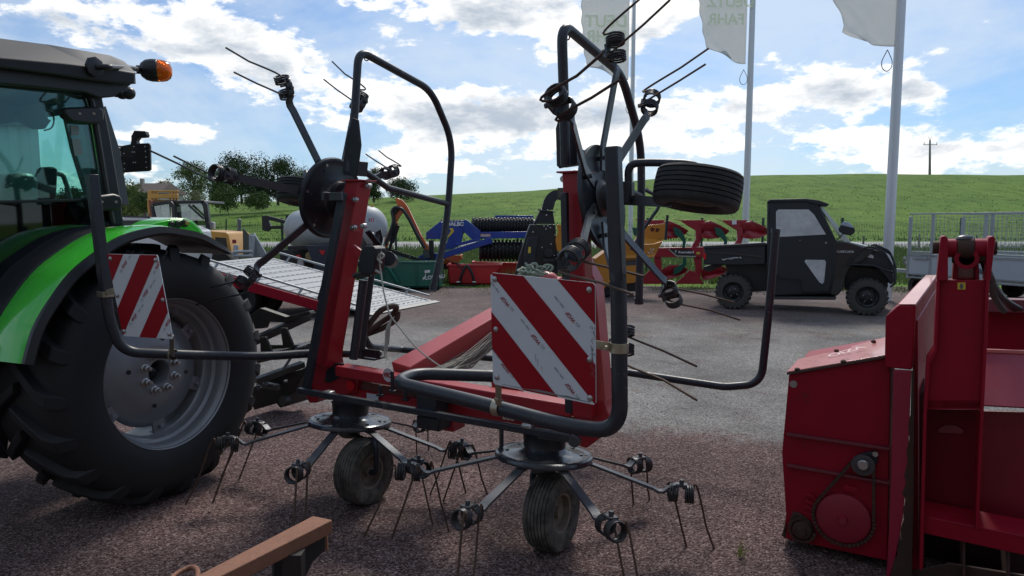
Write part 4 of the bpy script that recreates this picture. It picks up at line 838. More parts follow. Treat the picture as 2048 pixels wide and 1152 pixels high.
# rear light housing with hitch buttons
hp = [(296, 452), (318, 441), (345, 436), (368, 436), (385, 441), (400, 455), (416, 478), (380, 476), (340, 470)]
hm = MB(); a_ = PTs(hp, -.16); b_ = PTs([(300, 450), (320, 443), (346, 439), (368, 439), (384, 443), (398, 456), (410, 476), (380, 476), (340, 470)], -.145); hm.prism(b_, -nT*.015); hm.prism(a_, -nT*.16); lh = part('light_housing', hm, MGRN, trc, bev=.006)
for (px, py, r, m) in ((343, 450, .022, MPL), (356, 449, .022, MPL), (369, 447, .024, MPL), (371, 446, .013, mat('buttonorange', (.5, .25, .12), .5))):
    mb = MB(); p = PT(px, py, -.14); mb.lathe([(r, 0), (r, .012), (r*.8, .016), (0, .016)], p+nT*(.006 if m is not MPL else -.006), nT, 16); part('push_button', mb, m, lh)
# cab
prT('rear_pillar', [(176, 184), (203, 183), (212, 225), (222, 275), (234, 345), (243, 400), (249, 452), (222, 454), (212, 400), (196, 300), (186, 230)], -.38, .10, MPLG, bev=.012)
db_ = MB(); db_.tube(fillet(PTs([(-90, 160), (60, 172), (150, 181), (181, 192), (190, 240), (203, 320), (214, 390), (225, 446)], -.375), .12, 6), .017, 8); part('door_frame', db_, MPL, trc)
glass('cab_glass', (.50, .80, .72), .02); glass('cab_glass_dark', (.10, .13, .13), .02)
gp = [(-90, 168), (60, 178), (150, 187), (172, 196), (178, 215), (190, 290), (206, 396), (-90, 404)]
mb = MB(); mb.prism(PTs(gp, -.39), -nT*.005); part('door_glass', mb, MATS['cab_glass'], trc, smooth=False)
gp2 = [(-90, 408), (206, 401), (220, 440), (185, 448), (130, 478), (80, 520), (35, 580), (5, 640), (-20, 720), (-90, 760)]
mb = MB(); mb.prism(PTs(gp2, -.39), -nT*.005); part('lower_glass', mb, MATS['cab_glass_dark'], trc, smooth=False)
prT('waist_rail', [(-90, 403), (207, 396), (208, 402), (-90, 409)], -.385, .03, MPL)
prT('door_frame', [(5, 640), (35, 580), (80, 520), (130, 478), (185, 448), (222, 440), (228, 452), (190, 460), (140, 490), (92, 530), (50, 588), (20, 650), (0, 730), (-14, 730)], -.385, .03, MPL)
for hpz in ([(128, 222), (133, 215), (150, 214), (178, 213), (200, 213), (209, 220), (210, 240), (204, 247), (180, 248), (146, 244), (133, 234)], [(176, 398), (181, 391), (205, 390), (228, 387), (242, 391), (246, 400), (246, 415), (240, 420), (214, 422), (200, 423), (181, 414)]):
    h_ = prT('door_hinge', hpz, -.335, .06, MPL, bev=.012)
    cx_ = sum(x for x, y in hpz)/len(hpz); cy_ = sum(y for x, y in hpz)/len(hpz)
    for dx in (-10, 18): bb = MB(); bb.cyl(PT(cx_+dx, cy_-1, -.335), PT(cx_+dx, cy_-1, -.330), .008, 10); part('screw', bb, MZS, h_)
# roof
cr = [(-110, 104), (0, 113), (130, 125), (187, 132), (240, 139), (271, 145)]
bt = [(-110, 122), (0, 136), (112, 150), (193, 162), (240, 167), (268, 168)]
tp = [(-110, 66), (0, 76), (91, 88), (160, 100), (221, 111), (252, 124)]
rf = MB(); rows = [[PT(x, y, c)-nT*e for (x, y) in q] for q, c, e in ((bt, -.27, .0), (bt, -.235, .0), (cr, -.225, 0), (cr, -.235, 0), (tp, -.36, 0), (tp, -.36, .6), (tp, -.36, 1.2), (cr, -.235, 1.45), (bt, -.24, 1.45), (bt, -.27, 1.4), (bt, -.27, .0))]
rf.sheet(rows); col = [r[-1] for r in rows[:-1]]; rf.add(col, [tuple(range(len(col)))]); roof = part('roof', rf, MPLG, trc, ang=25, bev=.01)
prT('roof_liner', [(-110, 118), (0, 130), (112, 145), (265, 163), (262, 170), (228, 194), (200, 195), (169, 184), (60, 172), (-110, 158)], -.30, 1.3, MPL, bev=.006)
for (px, py, Y, r) in ((232, 184, 4.75, .036), (244, 186, 4.72, .042), (257, 186, 4.70, .043)):
    mb = MB(); mb.ball(P(px, py, Y), r, 16, (1, 1.1, 1)); part('work_light', mb, MPL, trc)
bc = MB(); a_ = PT(188, 134, -.22); bc.lathe([(.055, 0), (.055, .012), (.03, .018), (0, .018)], a_, nT, 8); b0 = a_+nT*.075+rT*.03; b1_ = P(276, 139, 4.66)
bc.tube(fillet([a_, b0, b0*.5+b1_*.5+nT*.04, b1_], .05), .016, 10); e = (P(335, 142, 4.72)-P(276, 139, 4.66)).normalized(); bc.lathe([(0, 0), (.028, .0), (.028, .02), (.045, .028), (.066, .055), (.074, .09), (.074, .125), (.07, .13), (0, .13)], P(273, 139, 4.66), e, 28); bcn = part('beacon', bc, MPL, trc)
mo = bpy.data.materials.new('beacon_orange'); mo.use_nodes = True; pb = mo.node_tree.nodes['Principled BSDF']; pb.inputs['Base Color'].default_value = (.95, .30, .01, 1); pb.inputs['Roughness'].default_value = .1; pb.inputs['Transmission Weight'].default_value = .8
bl_ = MB(); o_ = P(273, 139, 4.66); bl_.lathe([(.072, .128), (.072, .15), (.066, .18), (.05, .202), (.025, .214), (0, .216)], o_, e, 32); part('beacon_lens', bl_, mo, bcn)
il = MB(); il.lathe([(.05, .13), (.045, .16), (.03, .18), (0, .19)], o_, e, 8); part('beacon_reflector', il, mat('beacon_in', (.8, .35, .05), .3, .2), bcn)
# number plate carrier behind the pillar
pc = MB(); Yp = 4.95
pc.prism([P(x, y, Yp) for x, y in ((241, 292), (262, 288), (297, 286), (300, 292), (301, 339), (297, 342), (247, 345), (243, 341))], Vector((0, .02, 0))); pcc = part('plate_carrier', pc, MPL, trc, bev=.003)
pc = MB(); pc.prism([P(x, y, Yp) for x, y in ((262, 272), (268, 261), (290, 262), (293, 270), (291, 274), (276, 275), (272, 281), (274, 290), (260, 290), (262, 280))], Vector((0, .05, 0))); part('plate_lamp', pc, MPL, pcc, bev=.004)
pc = MB(); pc.prism([P(x, y, Yp) for x, y in ((221, 293), (236, 290), (240, 300), (239, 330), (226, 334), (222, 320))], Vector((0, .05, 0))); pc.tube([P(236, 314, Yp), P(250, 314, Yp+.02)], .02, 8); pc.tube(fillet([P(219, 290, Yp), P(232, 292, Yp), P(242, 300, Yp)], .05), .008, 6); part('carrier_bracket', pc, MPL, pcc, bev=.003)
for (x, y) in ((290, 293), (291, 303), (292, 314), (292, 324), (293, 335), (268, 293), (265, 304), (269, 304), (267, 325), (271, 325), (248, 307), (249, 327), (249, 338)):
    mb = MB(); p = P(x, y, Yp-.002); mb.cyl(p, p-Vector((0, .002, 0)), .0042, 6); part('plate_hole', mb, mat('plate_hole', (.75, .77, .8), .5), pcc)
# interior
MIN = mat('cab_interior', (.045, .05, .055), .8, var=.2); MFILM = mat('seat_film', (.22, .24, .25), .40, dirt=.2, dcol=(.12, .13, .13), dscale=12, bump=1.0, bscale=14, var=.4)
fp_ = [(134, 229), (212, 212), (240, 300), (258, 410), (181, 402), (150, 300)]
prT('far_pillar', fp_, -1.05, .05, mat('far_trim', (.10, .115, .115), .6), bev=.003)
prT('far_header', [(-90, 160), (205, 190), (205, 216), (134, 229), (-90, 262)], -1.05, .05, MIN, bev=.003)
prT('driver_seat', [(6, 480), (4, 400), (8, 366), (22, 350), (48, 344), (70, 347), (80, 360), (80, 400), (86, 440), (100, 470), (80, 490)], -.72, .42, MFILM, bev=.04)
prT('driver_seat', [(-60, 430), (20, 424), (90, 446), (104, 470), (90, 520), (-60, 560)], -.70, .5, MFILM, bev=.05)
prT('armrest', [(92, 338), (98, 333), (110, 334), (117, 338), (114, 398), (84, 404), (78, 392)], -.72, .09, MIN, bev=.012)
mb = MB(); mb.tube(fillet(PTs([(116, 348), (126, 350), (134, 372), (142, 402)], -.8), .06), .014, 8); part('grab_rail', mb, mat('rail_grey', (.15, .18, .17), .5), trc)
prT('interior_mirror', [(38, 228), (46, 220), (78, 216), (90, 222), (98, 238), (105, 240), (100, 246), (92, 258), (74, 258), (42, 242)], -.9, .05, MIN, bev=.008)
mb = MB(); mb.tube(fillet(PTs([(86, 215), (94, 220), (104, 222), (109, 240), (104, 257), (88, 261)], -.9), .03), .005, 6); part('mirror_stay', mb, MIN, trc)
prT('dashboard', [(-90, 412), (150, 408), (222, 432), (215, 445), (150, 470), (60, 560), (-90, 760)], -.75, .3, MIN)
prT('reflected_box', [(78, 430), (115, 416), (170, 440), (150, 470), (90, 470)], -.55, .1, mat('khaki', (.12, .11, .06), .7))  # khaki block stands in for the yellow box reflected in the lower glass
prT('window_sticker', [(144, 280), (160, 278), (166, 308), (150, 312)], -.386, .001, mat('sticker_grey', (.20, .24, .23), .6), bev=0)
prT('window_sticker', [(141, 250), (157, 252), (158, 270), (143, 270)], -.386, .001, mat('sticker_grey', (.20, .24, .23), .6), bev=0)
prT('chassis', [(-110, 700), (46, 690), (30, 800), (16, 905), (-20, 935), (-110, 960)], -.62, .4, mat('chassis', (.015, .017, .022), .5), bev=.01)
prT('step', [(-70, 870), (2, 884), (19, 914), (14, 918), (-70, 905)], -.50, .10, MPLG)
ab = MB(); ab.cyl(ax_c-nT*.1, ax_c-nT*.9, .14, 20); part('axle', ab, MPL, trc)
cbk = MB(); cbk.box(W0-nT*1.0-rT*.3+Z*.9, (.7, 1.6, .5), (nT, rT, Z)); part('transmission', cbk, MPL, trc, bev=.01)
# ---- dark greasy implement behind the wheel
MGR = mat('greasy_iron', (.030, .030, .026), .50, .35, dirt=.45, dcol=(.075, .066, .052), dscale=9, var=.3)
imp = thing('cultivator_frame', 'greasy dark iron implement frame on the ground between the tractor wheel and the red arm', 'implement', P(560, 815, 5.9))
def prI(name, pts, Y, th, m=None, bev=.004):
    mb = MB(); mb.prism([P(x, y, Y) for x, y in pts], fX*th); return part(name, mb, m or MGR, imp, bev=bev)
prI('upper_link', [(480, 640), (500, 630), (519, 616), (571, 634), (617, 622), (622, 628), (600, 636), (573, 646), (550, 644), (530, 642), (525, 657), (509, 658), (506, 645), (480, 650)], 5.6, .06)
mb = MB(); mb.beam(P(490, 690, 5.45), P(618, 632, 5.75), .06, .09, Z, .07, .05); part('side_beam', mb, MGR, imp, bev=.005)
mb = MB(); mb.beam(P(490, 722, 5.5), P(628, 690, 5.95), .07, .09, Z); part('side_beam', mb, MGR, imp, bev=.005)
prI('side_plate', [(519, 674), (531, 674), (543, 704), (521, 706)], 5.4, .02); prI('side_plate', [(560, 656), (572, 656), (587, 693), (566, 697)], 5.45, .02)
prI('side_plate', [(535, 690), (575, 690), (610, 690), (604, 708), (540, 712)], 5.75, .02)
mb = MB(); mb.beam(P(512, 762, 5.5), P(606, 728, 5.8), .05, .08, Z); part('side_beam', mb, MGR, imp, bev=.005)
mb = MB(); mb.tube([P(566, 740, 5.5), P(595, 695, 5.6), P(612, 690, 5.7)], .012, 8); part('rod', mb, MSTL, imp)
prI('blade_box', [(498, 786), (515, 766), (560, 752), (604, 738), (628, 726), (602, 758), (590, 784), (577, 790), (572, 812), (560, 816), (552, 806), (508, 820), (500, 800)], 5.7, .25)
mb = MB(); mb.cyl(P(565, 803, 5.62), P(565, 803, 5.62)+fX*.05, .045, 20); mb.box(P(538, 772, 5.6), (.22, .05, .05), (mX, fX, Z)); part('roller', mb, MGR, imp, bev=.004)
for (x, y) in ((519, 772), (536, 764), (522, 776), (536, 768), (574, 762), (553, 770)):
    mb = MB(); p = P(x, y, 5.55); mb.cyl(p, p-fX*.03, .012, 6); part('bolt', mb, MSTL, imp)
# ================================================================== RED MACHINE (right)
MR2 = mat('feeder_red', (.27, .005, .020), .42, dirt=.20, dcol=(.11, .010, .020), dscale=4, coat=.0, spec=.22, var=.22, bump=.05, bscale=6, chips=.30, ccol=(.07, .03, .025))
MR2T = mat('feeder_red_lit', (.62, .20, .185), .30, dirt=.25, dcol=(.60, .28, .25), dscale=5, coat=.4, var=.12)  # feeder red lightened to pink: sun glare painted onto upward faces
MRU = mat('rust_brown', (.060, .034, .026), .7, .3, dirt=.5, dcol=(.12, .055, .035), dscale=11, var=.3)
MRUD = mat('worn_edge', (.07, .045, .04), .7, .2, dirt=.5, dcol=(.18, .03, .04), dscale=6, var=.3)
fd = thing('feed_machine', 'large red steel feeder with a chain drive at the right edge', 'farm machine', P(1680, 1090, 3.4))
Rp = P(1568, 900, 3.33)
def PR(px, py, off=0.0): return PL(px, py, Rp+fX*off, fX)
gX = Vector((.560, .828, 0)).normalized()
def prR(name, pts, off, th, m=None, bev=.004, parent=None, ext=None, **k):
    mb = MB(); mb.prism([PR(x, y, off) for x, y in pts], (ext or fX)*th); return part(name, mb, m or MR2, parent or fd, bev=bev, **k)
hs_ = prR('drive_housing', [(1578, 749), (1772, 717), (1781, 745), (1775, 1122), (1640, 1093), (1566, 1076), (1572, 1030), (1564, 905)], 0, .72)
ld = MB(); A_, B_ = PR(1574, 747, -.012), PR(1775, 713, -.012); up_ = Vector((0, 0, .006)); C_ = B_+fX*.62; D_ = A_+fX*.62
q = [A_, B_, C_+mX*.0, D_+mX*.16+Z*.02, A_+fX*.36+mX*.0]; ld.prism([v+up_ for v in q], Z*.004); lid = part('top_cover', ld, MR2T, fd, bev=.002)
ed = MB(); ed.beam(A_+up_*0, B_+up_*0, .012, .012, Z); part('cover_edge', ed, MRUD, lid)
tm, wdd = text_mb('OIZA', .085, A_+(B_-A_)*.40+fX*.20+Z*.0145, (B_-A_).normalized()*.80+fX*.62, fX*.9-mX*.30, 0, bold=.001, shear=-.2); part('lettering', tm, mat('white_paint', (.62, .5, .48), .6, dirt=.5, dcol=(.5, .2, .2), dscale=30), lid, smooth=False)
rnd = random.Random(9); sm_ = MB()
for i in range(46):
    t = rnd.uniform(.08, .96); p = A_+(B_-A_)*t+fX*rnd.uniform(.03, .34)+Z*.0125; l = rnd.uniform(.004, .022); w_ = .0022; d_ = (mX*.9+fX*.3).normalized(); sd_ = Z.cross(d_); sm_.add([p-d_*l-sd_*w_, p+d_*l-sd_*w_*.5, p+d_*l+sd_*w_*.5, p-d_*l+sd_*w_], [(0, 1, 2, 3)])
part('scratches', sm_, mat('paint_chip', (.09, .02, .025), .6), lid, smooth=False, weld=False)
for (x, y, o) in ((1599, 744, -.02), (1690, 730, -.02), (1660, 692, .40), (1735, 675, .50)):
    mb = MB(); p = A_+(B_-A_)*((x-1578)/194)+Z*.012+fX*max(o, 0); mb.ball(p, .012, 10, (1.2, 1, .8)); part('bolt', mb, MRU, lid)
mb = MB(); p = PR(1587, 768, -.001); mb.cyl(p, p-fX*.010, .012, 6); mb.cyl(p, p-fX*.004, .018, 14); part('bolt', mb, MZS, fd)
for (a, b) in (((1574, 868), (1782, 898)), ((1574, 930), (1781, 966))):
    mb = MB(); mb.beam(PR(*a, -.012), PR(*b, -.012), .014, .026, Z); part('rib', mb, mat('rib_red', (.16, .02, .03), .6, dirt=.4, dcol=(.10, .04, .035)), fd, bev=.003)
def disc(name, px, py, off, prof, m, n=40, parent=None):
    mb = MB(); mb.lathe(prof, PR(px, py, off), -fX, n); return part(name, mb, m, parent or fd)
sp_ = disc('sprocket', 1686, 1037, -.02, [(0, .03), (.018, .03), (.022, .012), (.10, .010), (.119, .004), (.123, -.006), (.123, -.03)], mat('sprocket_red', (.26, .012, .03), .45, dirt=.35, dcol=(.12, .03, .03), dscale=10))
disc('sprocket', 1726, 931, -.045, [(0, .02), (.022, .02), (.025, .015), (.027, 0), (.05, -.002), (.05, -.02), (0, -.02)], MSTL); disc('shaft_end', 1726, 931, -.068, [(0, .004), (.02, .004), (.025, -.002)], MZS, 24)
disc('sprocket', 1604, 1060, -.03, [(0, .03), (.02, .03), (.022, .015), (.042, .012), (.046, .0), (.046, -.03)], MRU)
prR('bearing_plate', [(1708, 925), (1718, 908), (1750, 902), (1757, 908), (1755, 925), (1740, 948), (1715, 950)], -.02, .02, MBLK, .004)
prR('bearing_plate', [(1579, 1040), (1586, 1024), (1600, 1028), (1622, 1045), (1630, 1065), (1612, 1082), (1588, 1072)], -.015, .02, MRU, .004)
mb = MB(); p = PR(1751, 907, -.02); mb.cyl(p, p-fX*.014, .013, 6); part('bolt', mb, MZS, fd)
c1 = PR(1686, 1037, -.028); c2 = PR(1726, 931, -.028); c3 = PR(1604, 1060, -.028); r1_, r2_ = .132, .045
def circ(c, r, a): return c+mX*math.cos(a)*r+Z*math.sin(a)*r
pts = [circ(c1, r1_, a) for a in [R(150)+k*R(220)/26 for k in range(27)]]+[circ(c2, r2_, a) for a in [R(5)+k*R(150)/10 for k in range(11)]]
ch = MB(); L_ = 0; per = []
pl_ = pts+[pts[0]]
for i in range(len(pl_)-1):
    seg = pl_[i+1]-pl_[i]; m_ = max(1, int(seg.length/.016))
    for k in range(m_): per.append((pl_[i]+seg*(k/m_), seg.normalized()))
for i, (p, d) in enumerate(per): ch.box(p, (.0145, .012 if i % 2 else .020, .013), (d, fX, d.cross(fX)))
for a in [R(100)+k*R(250)/16 for k in range(17)]: ch.box(circ(c3, .058, a), (.015, .014, .013), (mX, fX, Z))
part('drive_chain', ch, MRU, fd)
prR('tab', [(1688, 977), (1690, 967), (1697, 972), (1714, 976), (1716, 965), (1713, 984), (1690, 981)], -.03, .004, MR2)
for y in (990, 1004, 1015): prR('vane', [(1608, y), (1614, y-5), (1628, y+3), (1627, y+9)], -.02, .004, MR2)
prR('rusty_skid', [(1563, 1072), (1572, 1040), (1576, 1040), (1574, 1078)], .0, .3, MRU)
# side wall and boxed top rail running back
rail = prR('top_rail', [(1771, 633), (1796, 611), (1832, 611), (1824, 740), (1769, 735)], -.05, 2.1, None, .006, ext=gX)
tr_ = MB(); a_, b_ = PR(1797, 610.4, -.045), PR(1831, 610.4, -.045); tr_.prism([a_+Z*.002, b_+Z*.002, b_+gX*2.05+Z*.002, a_+gX*2.05+Z*.002], Z*.003); part('rail_top', tr_, MR2T, rail)  # thin pink sheet paints the sunlit top of the rail
prR('corner_flange', [(1787, 740), (1823, 742), (1817, 900), (1806, 1030), (1792, 1110), (1778, 1160), (1772, 1160), (1778, 1060), (1784, 900)], -.06, .02, mat('flange_red', (.30, .012, .04), .42, dirt=.2, dcol=(.12, .03, .04)), .003)
prR('worn_edge', [(1823, 742), (1829, 742), (1828, 980), (1824, 1170), (1778, 1170), (1788, 1120), (1795, 1112), (1797, 1090), (1804, 1080), (1801, 1060), (1808, 1040), (1806, 1020), (1812, 1000), (1804, 988), (1812, 968), (1808, 950), (1815, 925), (1813, 900), (1819, 880), (1816, 850), (1821, 830)], -.0615, .016, MRU, .002)
prR('side_wall', [(1826, 640), (1836, 640), (1836, 1175), (1822, 1175)], .02, 2.0, MR2, ext=gX)
prR('gap_plate', [(1824, 800), (1850, 780), (1850, 1175), (1800, 1175)], .12, .3, MRUD)
# lifting arm column
ac = prR('lift_column', [(1879, 560), (1974, 560), (1969, 700), (1963, 818), (1851, 818), (1858, 726), (1873, 702)], -.10, .10, None, .004)
prR('recess_plate', [(1851, 819), (1963, 819), (1952, 1055), (1846, 1040)], .035, .02, mat('recess_shade_red', (.16, .004, .014), .5, dirt=.3, dcol=(.06, .015, .018), spec=.2), .002, parent=ac)  # darker red puts the shade of the recess into the plate colour
prR('recess_plate', [(1851, 800), (1964, 800), (1963, 819), (1851, 819)], -.10, .15, MR2, .002, parent=ac)
prR('handle_slot', [(1875, 858), (1890, 850), (1910, 850), (1928, 860), (1926, 868), (1876, 866)], .025, .012, mat('slot_red', (.22, .03, .04), .5), .002, parent=ac)
for s_ in ([(1873, 562), (1880, 562), (1875, 702), (1861, 728), (1854, 822), (1846, 1140), (1838, 1140), (1847, 820), (1853, 724), (1868, 700)], [(1972, 560), (1979, 560), (1974, 700), (1968, 815), (1957, 1060), (1950, 1060), (1961, 815), (1966, 700)]):
    prR('column_flange', s_, -.135, .16, None, .003, parent=ac)
for s_ in ([(1881, 476), (1885, 472), (1892, 472), (1896, 478), (1896, 562), (1873, 562)], [(1976, 478), (1980, 473), (1988, 472), (1991, 478), (1981, 562), (1970, 562)]): prR('ear', s_, -.135, .15, None, .004, parent=ac)
for s_ in ([(1909, 514), (1917, 514), (1916, 562), (1905, 562)], [(1950, 514), (1957, 514), (1959, 562), (1950, 562)]): prR('ear', s_, -.06, .12, None, .003, parent=ac)
prR('cross_web', [(1913, 535), (1952, 533), (1952, 562), (1909, 562)], .02, .02, MR2T, .003, parent=ac)
Yc = 2.98
def cyR(name, x0, x1, y, r, m, off=-.06):
    mb = MB(); mb.cyl(PR(x0, y, off), PR(x1, y, off), r, 28); return part(name, mb, m, fd, bev=.003)
cyR('pin', 1865, 1885, 495, .028, MRU); cyR('pin', 1985, 1994, 495, .031, MRU); cyR('tube', 1894, 1914, 496, .040, MR2); cyR('tube', 1948, 1978, 496, .040, MR2); cyR('boss', 1914, 1948, 496, .046, MRU)
mb = MB(); mb.ball(PR(1931, 478, -.06), .03, 16, (1.3, 1, .6)); part('grease_cap', mb, MSTL, fd)
mb = MB(); c = PR(1932, 516, -.05); mb.lathe([(.028, .05), (.045, .05), (.045, -.2), (.0, -.2)], c, -fX, 32); part('ram_barrel', mb, MR2, fd)
cyR('pin', 1904, 1912, 516, .022, MRU); cyR('pin', 1957, 1971, 517, .022, MRU)
hz = MB(); hz.tube(fillet([PR(1968, 522, -.02), PR(1976, 545, -.02), PR(1990, 575, .3), PR(2010, 602, .6), PR(2030, 618, .8)], .1), .016, 10); hz.tube(fillet([PR(1972, 545, .0), PR(1998, 590, .35), PR(2018, 606, .6), PR(2040, 618, .8)], .1), .014, 10); hz.tube(fillet([PR(1979, 560, .1), PR(1990, 600, .35), PR(2008, 622, .5)], .1), .014, 10); part('hydraulic_hose', hz, MBLK, fd)
sk = MB(); sk.prism([PR(1915, 565, -.102), PR(1931, 565, -.102), PR(1931, 579, -.102), PR(1915, 579, -.102)], -fX*.001); skk = part('warning_sticker', sk, mat('sticker_yellow', (.55, .42, .05), .5), fd)
sk = MB(); sk.prism([PR(x, y, -.1035) for x, y in ((1919, 571), (1923, 566.5), (1927, 571), (1924.5, 572), (1926.5, 573), (1925, 577.5), (1921, 577.5), (1919.5, 573), (1921.5, 572))], -fX*.0005); part('pictogram', sk, mat('ink', (.1, .1, .12), .5), skk, smooth=False)
# trough
far_ = prR('trough_wall', [(1975, 600), (2330, 612), (2330, 760), (1970, 745)], 1.1, .05, None, .004)
prR('rim', [(1972, 598), (2330, 606), (2330, 634), (1972, 624)], 1.0, .10, mat('dull_rim', (.17, .04, .05), .5, dirt=.3, dcol=(.1, .05, .05)), .004)
mb = MB()
a0_, a1_ = PR(1966, 702, .22), PR(2330, 716, .22); b0_, b1__ = PR(1960, 810, .0), PR(2330, 830, .0); th = Vector((0, .012, -.008))
mb.hexa([b0_, b1__, a1_, a0_], [v+th for v in (b0_, b1__, a1_, a0_)]); part('sloping_plate', mb, mat('slope_red', (.30, .03, .06), .35, dirt=.15, dcol=(.2, .05, .07), dscale=3), fd, bev=.002)
mb = MB(); mb.beam(a0_+Z*.003, a1_+Z*.003, .014, .02, Z); part('rim', mb, MR2T, fd)
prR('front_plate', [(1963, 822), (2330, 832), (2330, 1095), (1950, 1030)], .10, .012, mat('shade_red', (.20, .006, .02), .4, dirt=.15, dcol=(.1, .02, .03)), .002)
prR('front_plate', [(1852, 818), (1966, 820), (1966, 856), (1852, 856)], -.101, .001, MRU, 0, label=None) if False else None
mb = MB(); a0_, a1_ = PR(1846, 1000, -.0), PR(2330, 1092, -.0); b0_, b1__ = PR(1844, 1032, -.10), PR(2330, 1128, -.10); mb.hexa([b0_, b1__, a1_, a0_], [v-Z*.012 for v in (b0_, b1__, a1_, a0_)]); part('ledge', mb, MR2, fd, bev=.003)
prR('front_lip', [(1844, 1034), (2330, 1130), (2330, 1172), (1844, 1066)], -.10, .012, None, .003)
for x in (1925, 2014): prR('support_plate', [(x, 1060), (x+6, 1061), (x+6, 1200), (x, 1200)], -.04, .3, MRUD)
prR('belly', [(1845, 1060), (2330, 1150), (2330, 1260), (1845, 1200)], .25, .4, mat('belly', (.03, .012, .016), .7), .002)
prR('floor_edge', [(1790, 1150), (1900, 1128), (2050, 1152), (2050, 1185), (1790, 1185)], .0, .02, MRU)
# ================================================================== RUSTY FRAME (bottom)
MRUS = mat('orange_rust', (.23, .105, .062), .72, .1, dirt=.35, dcol=(.15, .075, .05), dscale=7, var=.28, bump=.25, bscale=50)
rf_ = thing('rusty_beam', 'orange-brown rusty steel box beam reaching in from the bottom edge', 'steel beam', (-.9, 2.2, 0))
zt = .52
e1, e2 = G(626, 1031, zt), G(665, 1039, zt); s1, s2 = G(397, 1149, zt), G(440, 1152, zt); d_ = (s1-e1).normalized(); s1 = e1+d_*1.2; s2 = e2+(G(440, 1152, zt)-e2).normalized()*1.2
hh = Z*.055; mb = MB(); mb.hexa([s1-hh, s2-hh, e2-hh, e1-hh], [s1, s2, e2, e1]); part('beam', mb, MRUS, rf_, bev=.005)
def PQ(px, py, dy=0): return P(px, py, e2.y-.12+dy)
mb = MB(); mb.prism([P(547, 1122, 2.42), P(600, 1098, 2.48), P(652, 1068, 2.56), P(650, 1100, 2.56), P(626, 1124, 2.52), P(613, 1150, 2.48), P(608, 1200, 2.48), P(548, 1200, 2.42)], Vector((-.012, .012, 0))); part('gusset', mb, mat('black_gusset', (.018, .017, .016), .6, dirt=.2), rf_, bev=.002)
mb = MB(); mb.box(P(652, 1085, 2.60), (.014, .014, .06)); part('stub', mb, MRUS, rf_)
mb = MB(); l0 = G(660, 1045, .30); mb.box((e2.x-.10, e2.y-.16, .235), (.07, .05, .47)); part('leg', mb, mat('black_gusset', (.018, .017, .016), .6), rf_)
mb = MB(); mb.box((s2.x-.02, s2.y+.05, .235), (.07, .05, .47)); part('leg', mb, MRUS, rf_)
mb = MB(); mb.tube(fillet([P(330, 1175, 2.1), P(350, 1148, 2.2), P(384, 1132, 2.25), P(397, 1140, 2.2), P(392, 1175, 2.1)], .04), .0085, 10); part('loop_handle', mb, MRUS, rf_)
# ================================================================== BACKGROUND MACHINES
def prY(parent, name, pts, Y, th, m, bev=.004, ext=None, **k):
    mb = MB(); mb.prism([P(x, y, Y) for x, y in pts], Vector(ext) if ext is not None else Vector((0, th, 0))); return part(name, mb, m, parent, bev=bev, **k)
MWT = mat('white_mark', (.7, .7, .7), .5, var=.05); MYL = mat('yellow_mark', (.60, .45, .05), .5)
def txt(s, size, o, parent, m=None, X=(1, 0, 0), name='lettering', **k):
    tm, wd_ = text_mb(s, size, o, X, (0, 0, 1), .0, **k); return part(name, tm, m or MWT, parent, smooth=False)
# ---------------- utility buggy
Uf = Vector((6.24, 11.98, 0)); Ur = Vector((4.16, 12.87, 0)); dU = (Uf-Ur).normalized(); nU = Vector((dU.y, -dU.x, 0))
MUT = mat('buggy_black', (.013, .015, .019), .5, dirt=.1, dcol=(.04, .038, .035), dscale=4, var=.15); MUTG = mat('buggy_hood', (.020, .022, .021), .35, dirt=.1, dcol=(.05, .05, .045), coat=.3)
ut = thing('utility_buggy', 'black utility buggy with a soft door cab and rear cargo box parked by the fence', 'utility vehicle', (5.2, 12.6, 0))
def prU(name, pts, c, th, m=None, bev=.01, parent=None, **k):
    mb = MB(); mb.prism([PL(x, y, Uf+nU*c, nU) for x, y in pts], -nU*th); return part(name, mb, m or MUT, parent or ut, bev=bev, **k)
prU('cargo_box', [(1408, 495), (1530, 488), (1531, 529), (1480, 531), (1407, 529)], 0, 1.35, bev=.02)
prU('box_rim', [(1407, 492), (1531, 485), (1531, 491), (1407, 498)], .03, .06); prU('box_rim', [(1414, 491), (1531, 485), (1531, 488), (1414, 494)], -1.3, .06)
mb = MB(); mb.prism([PL(x, y, Uf+nU*.012, nU) for x, y in [(1412, 503), (1480, 507), (1524, 512), (1524, 517), (1478, 511), (1412, 507)]], -nU*.02); part('box_crease', mb, MUTG, ut, bev=.005)
cab_ = prU('cab', [(1534, 408), (1540, 401), (1614, 400), (1636, 404), (1673, 482), (1668, 545), (1662, 588), (1544, 593), (1533, 590)], 0.02, 1.40, bev=.03)
prU('roof', [(1533, 407), (1535, 402), (1541, 398.5), (1612, 397), (1638, 400.5), (1659, 408), (1657, 411), (1638, 411), (1612, 404), (1540, 405)], .04, 1.46, bev=.015)
prU('door', [(1540, 410), (1622, 408), (1632, 420), (1669, 484), (1664, 560), (1658, 583), (1604, 586), (1600, 560), (1560, 556), (1545, 540), (1540, 480)], .035, .03, MUT, .012)
MFW = mat('soft_window', (.52, .54, .54), .18, dirt=.45, dcol=(.24, .26, .27), dscale=3, bump=.5, bscale=5, var=.3)
prU('door_window', [(1552, 423), (1557, 419), (1617, 419), (1628, 429), (1652, 469), (1560, 474), (1552, 466)], .042, .02, MFW, .004); prU('door_window', [(1609, 523), (1612, 519.5), (1649, 520), (1652, 524), (1648, 565), (1644, 568), (1638, 564)], .042, .02, MFW, .004)
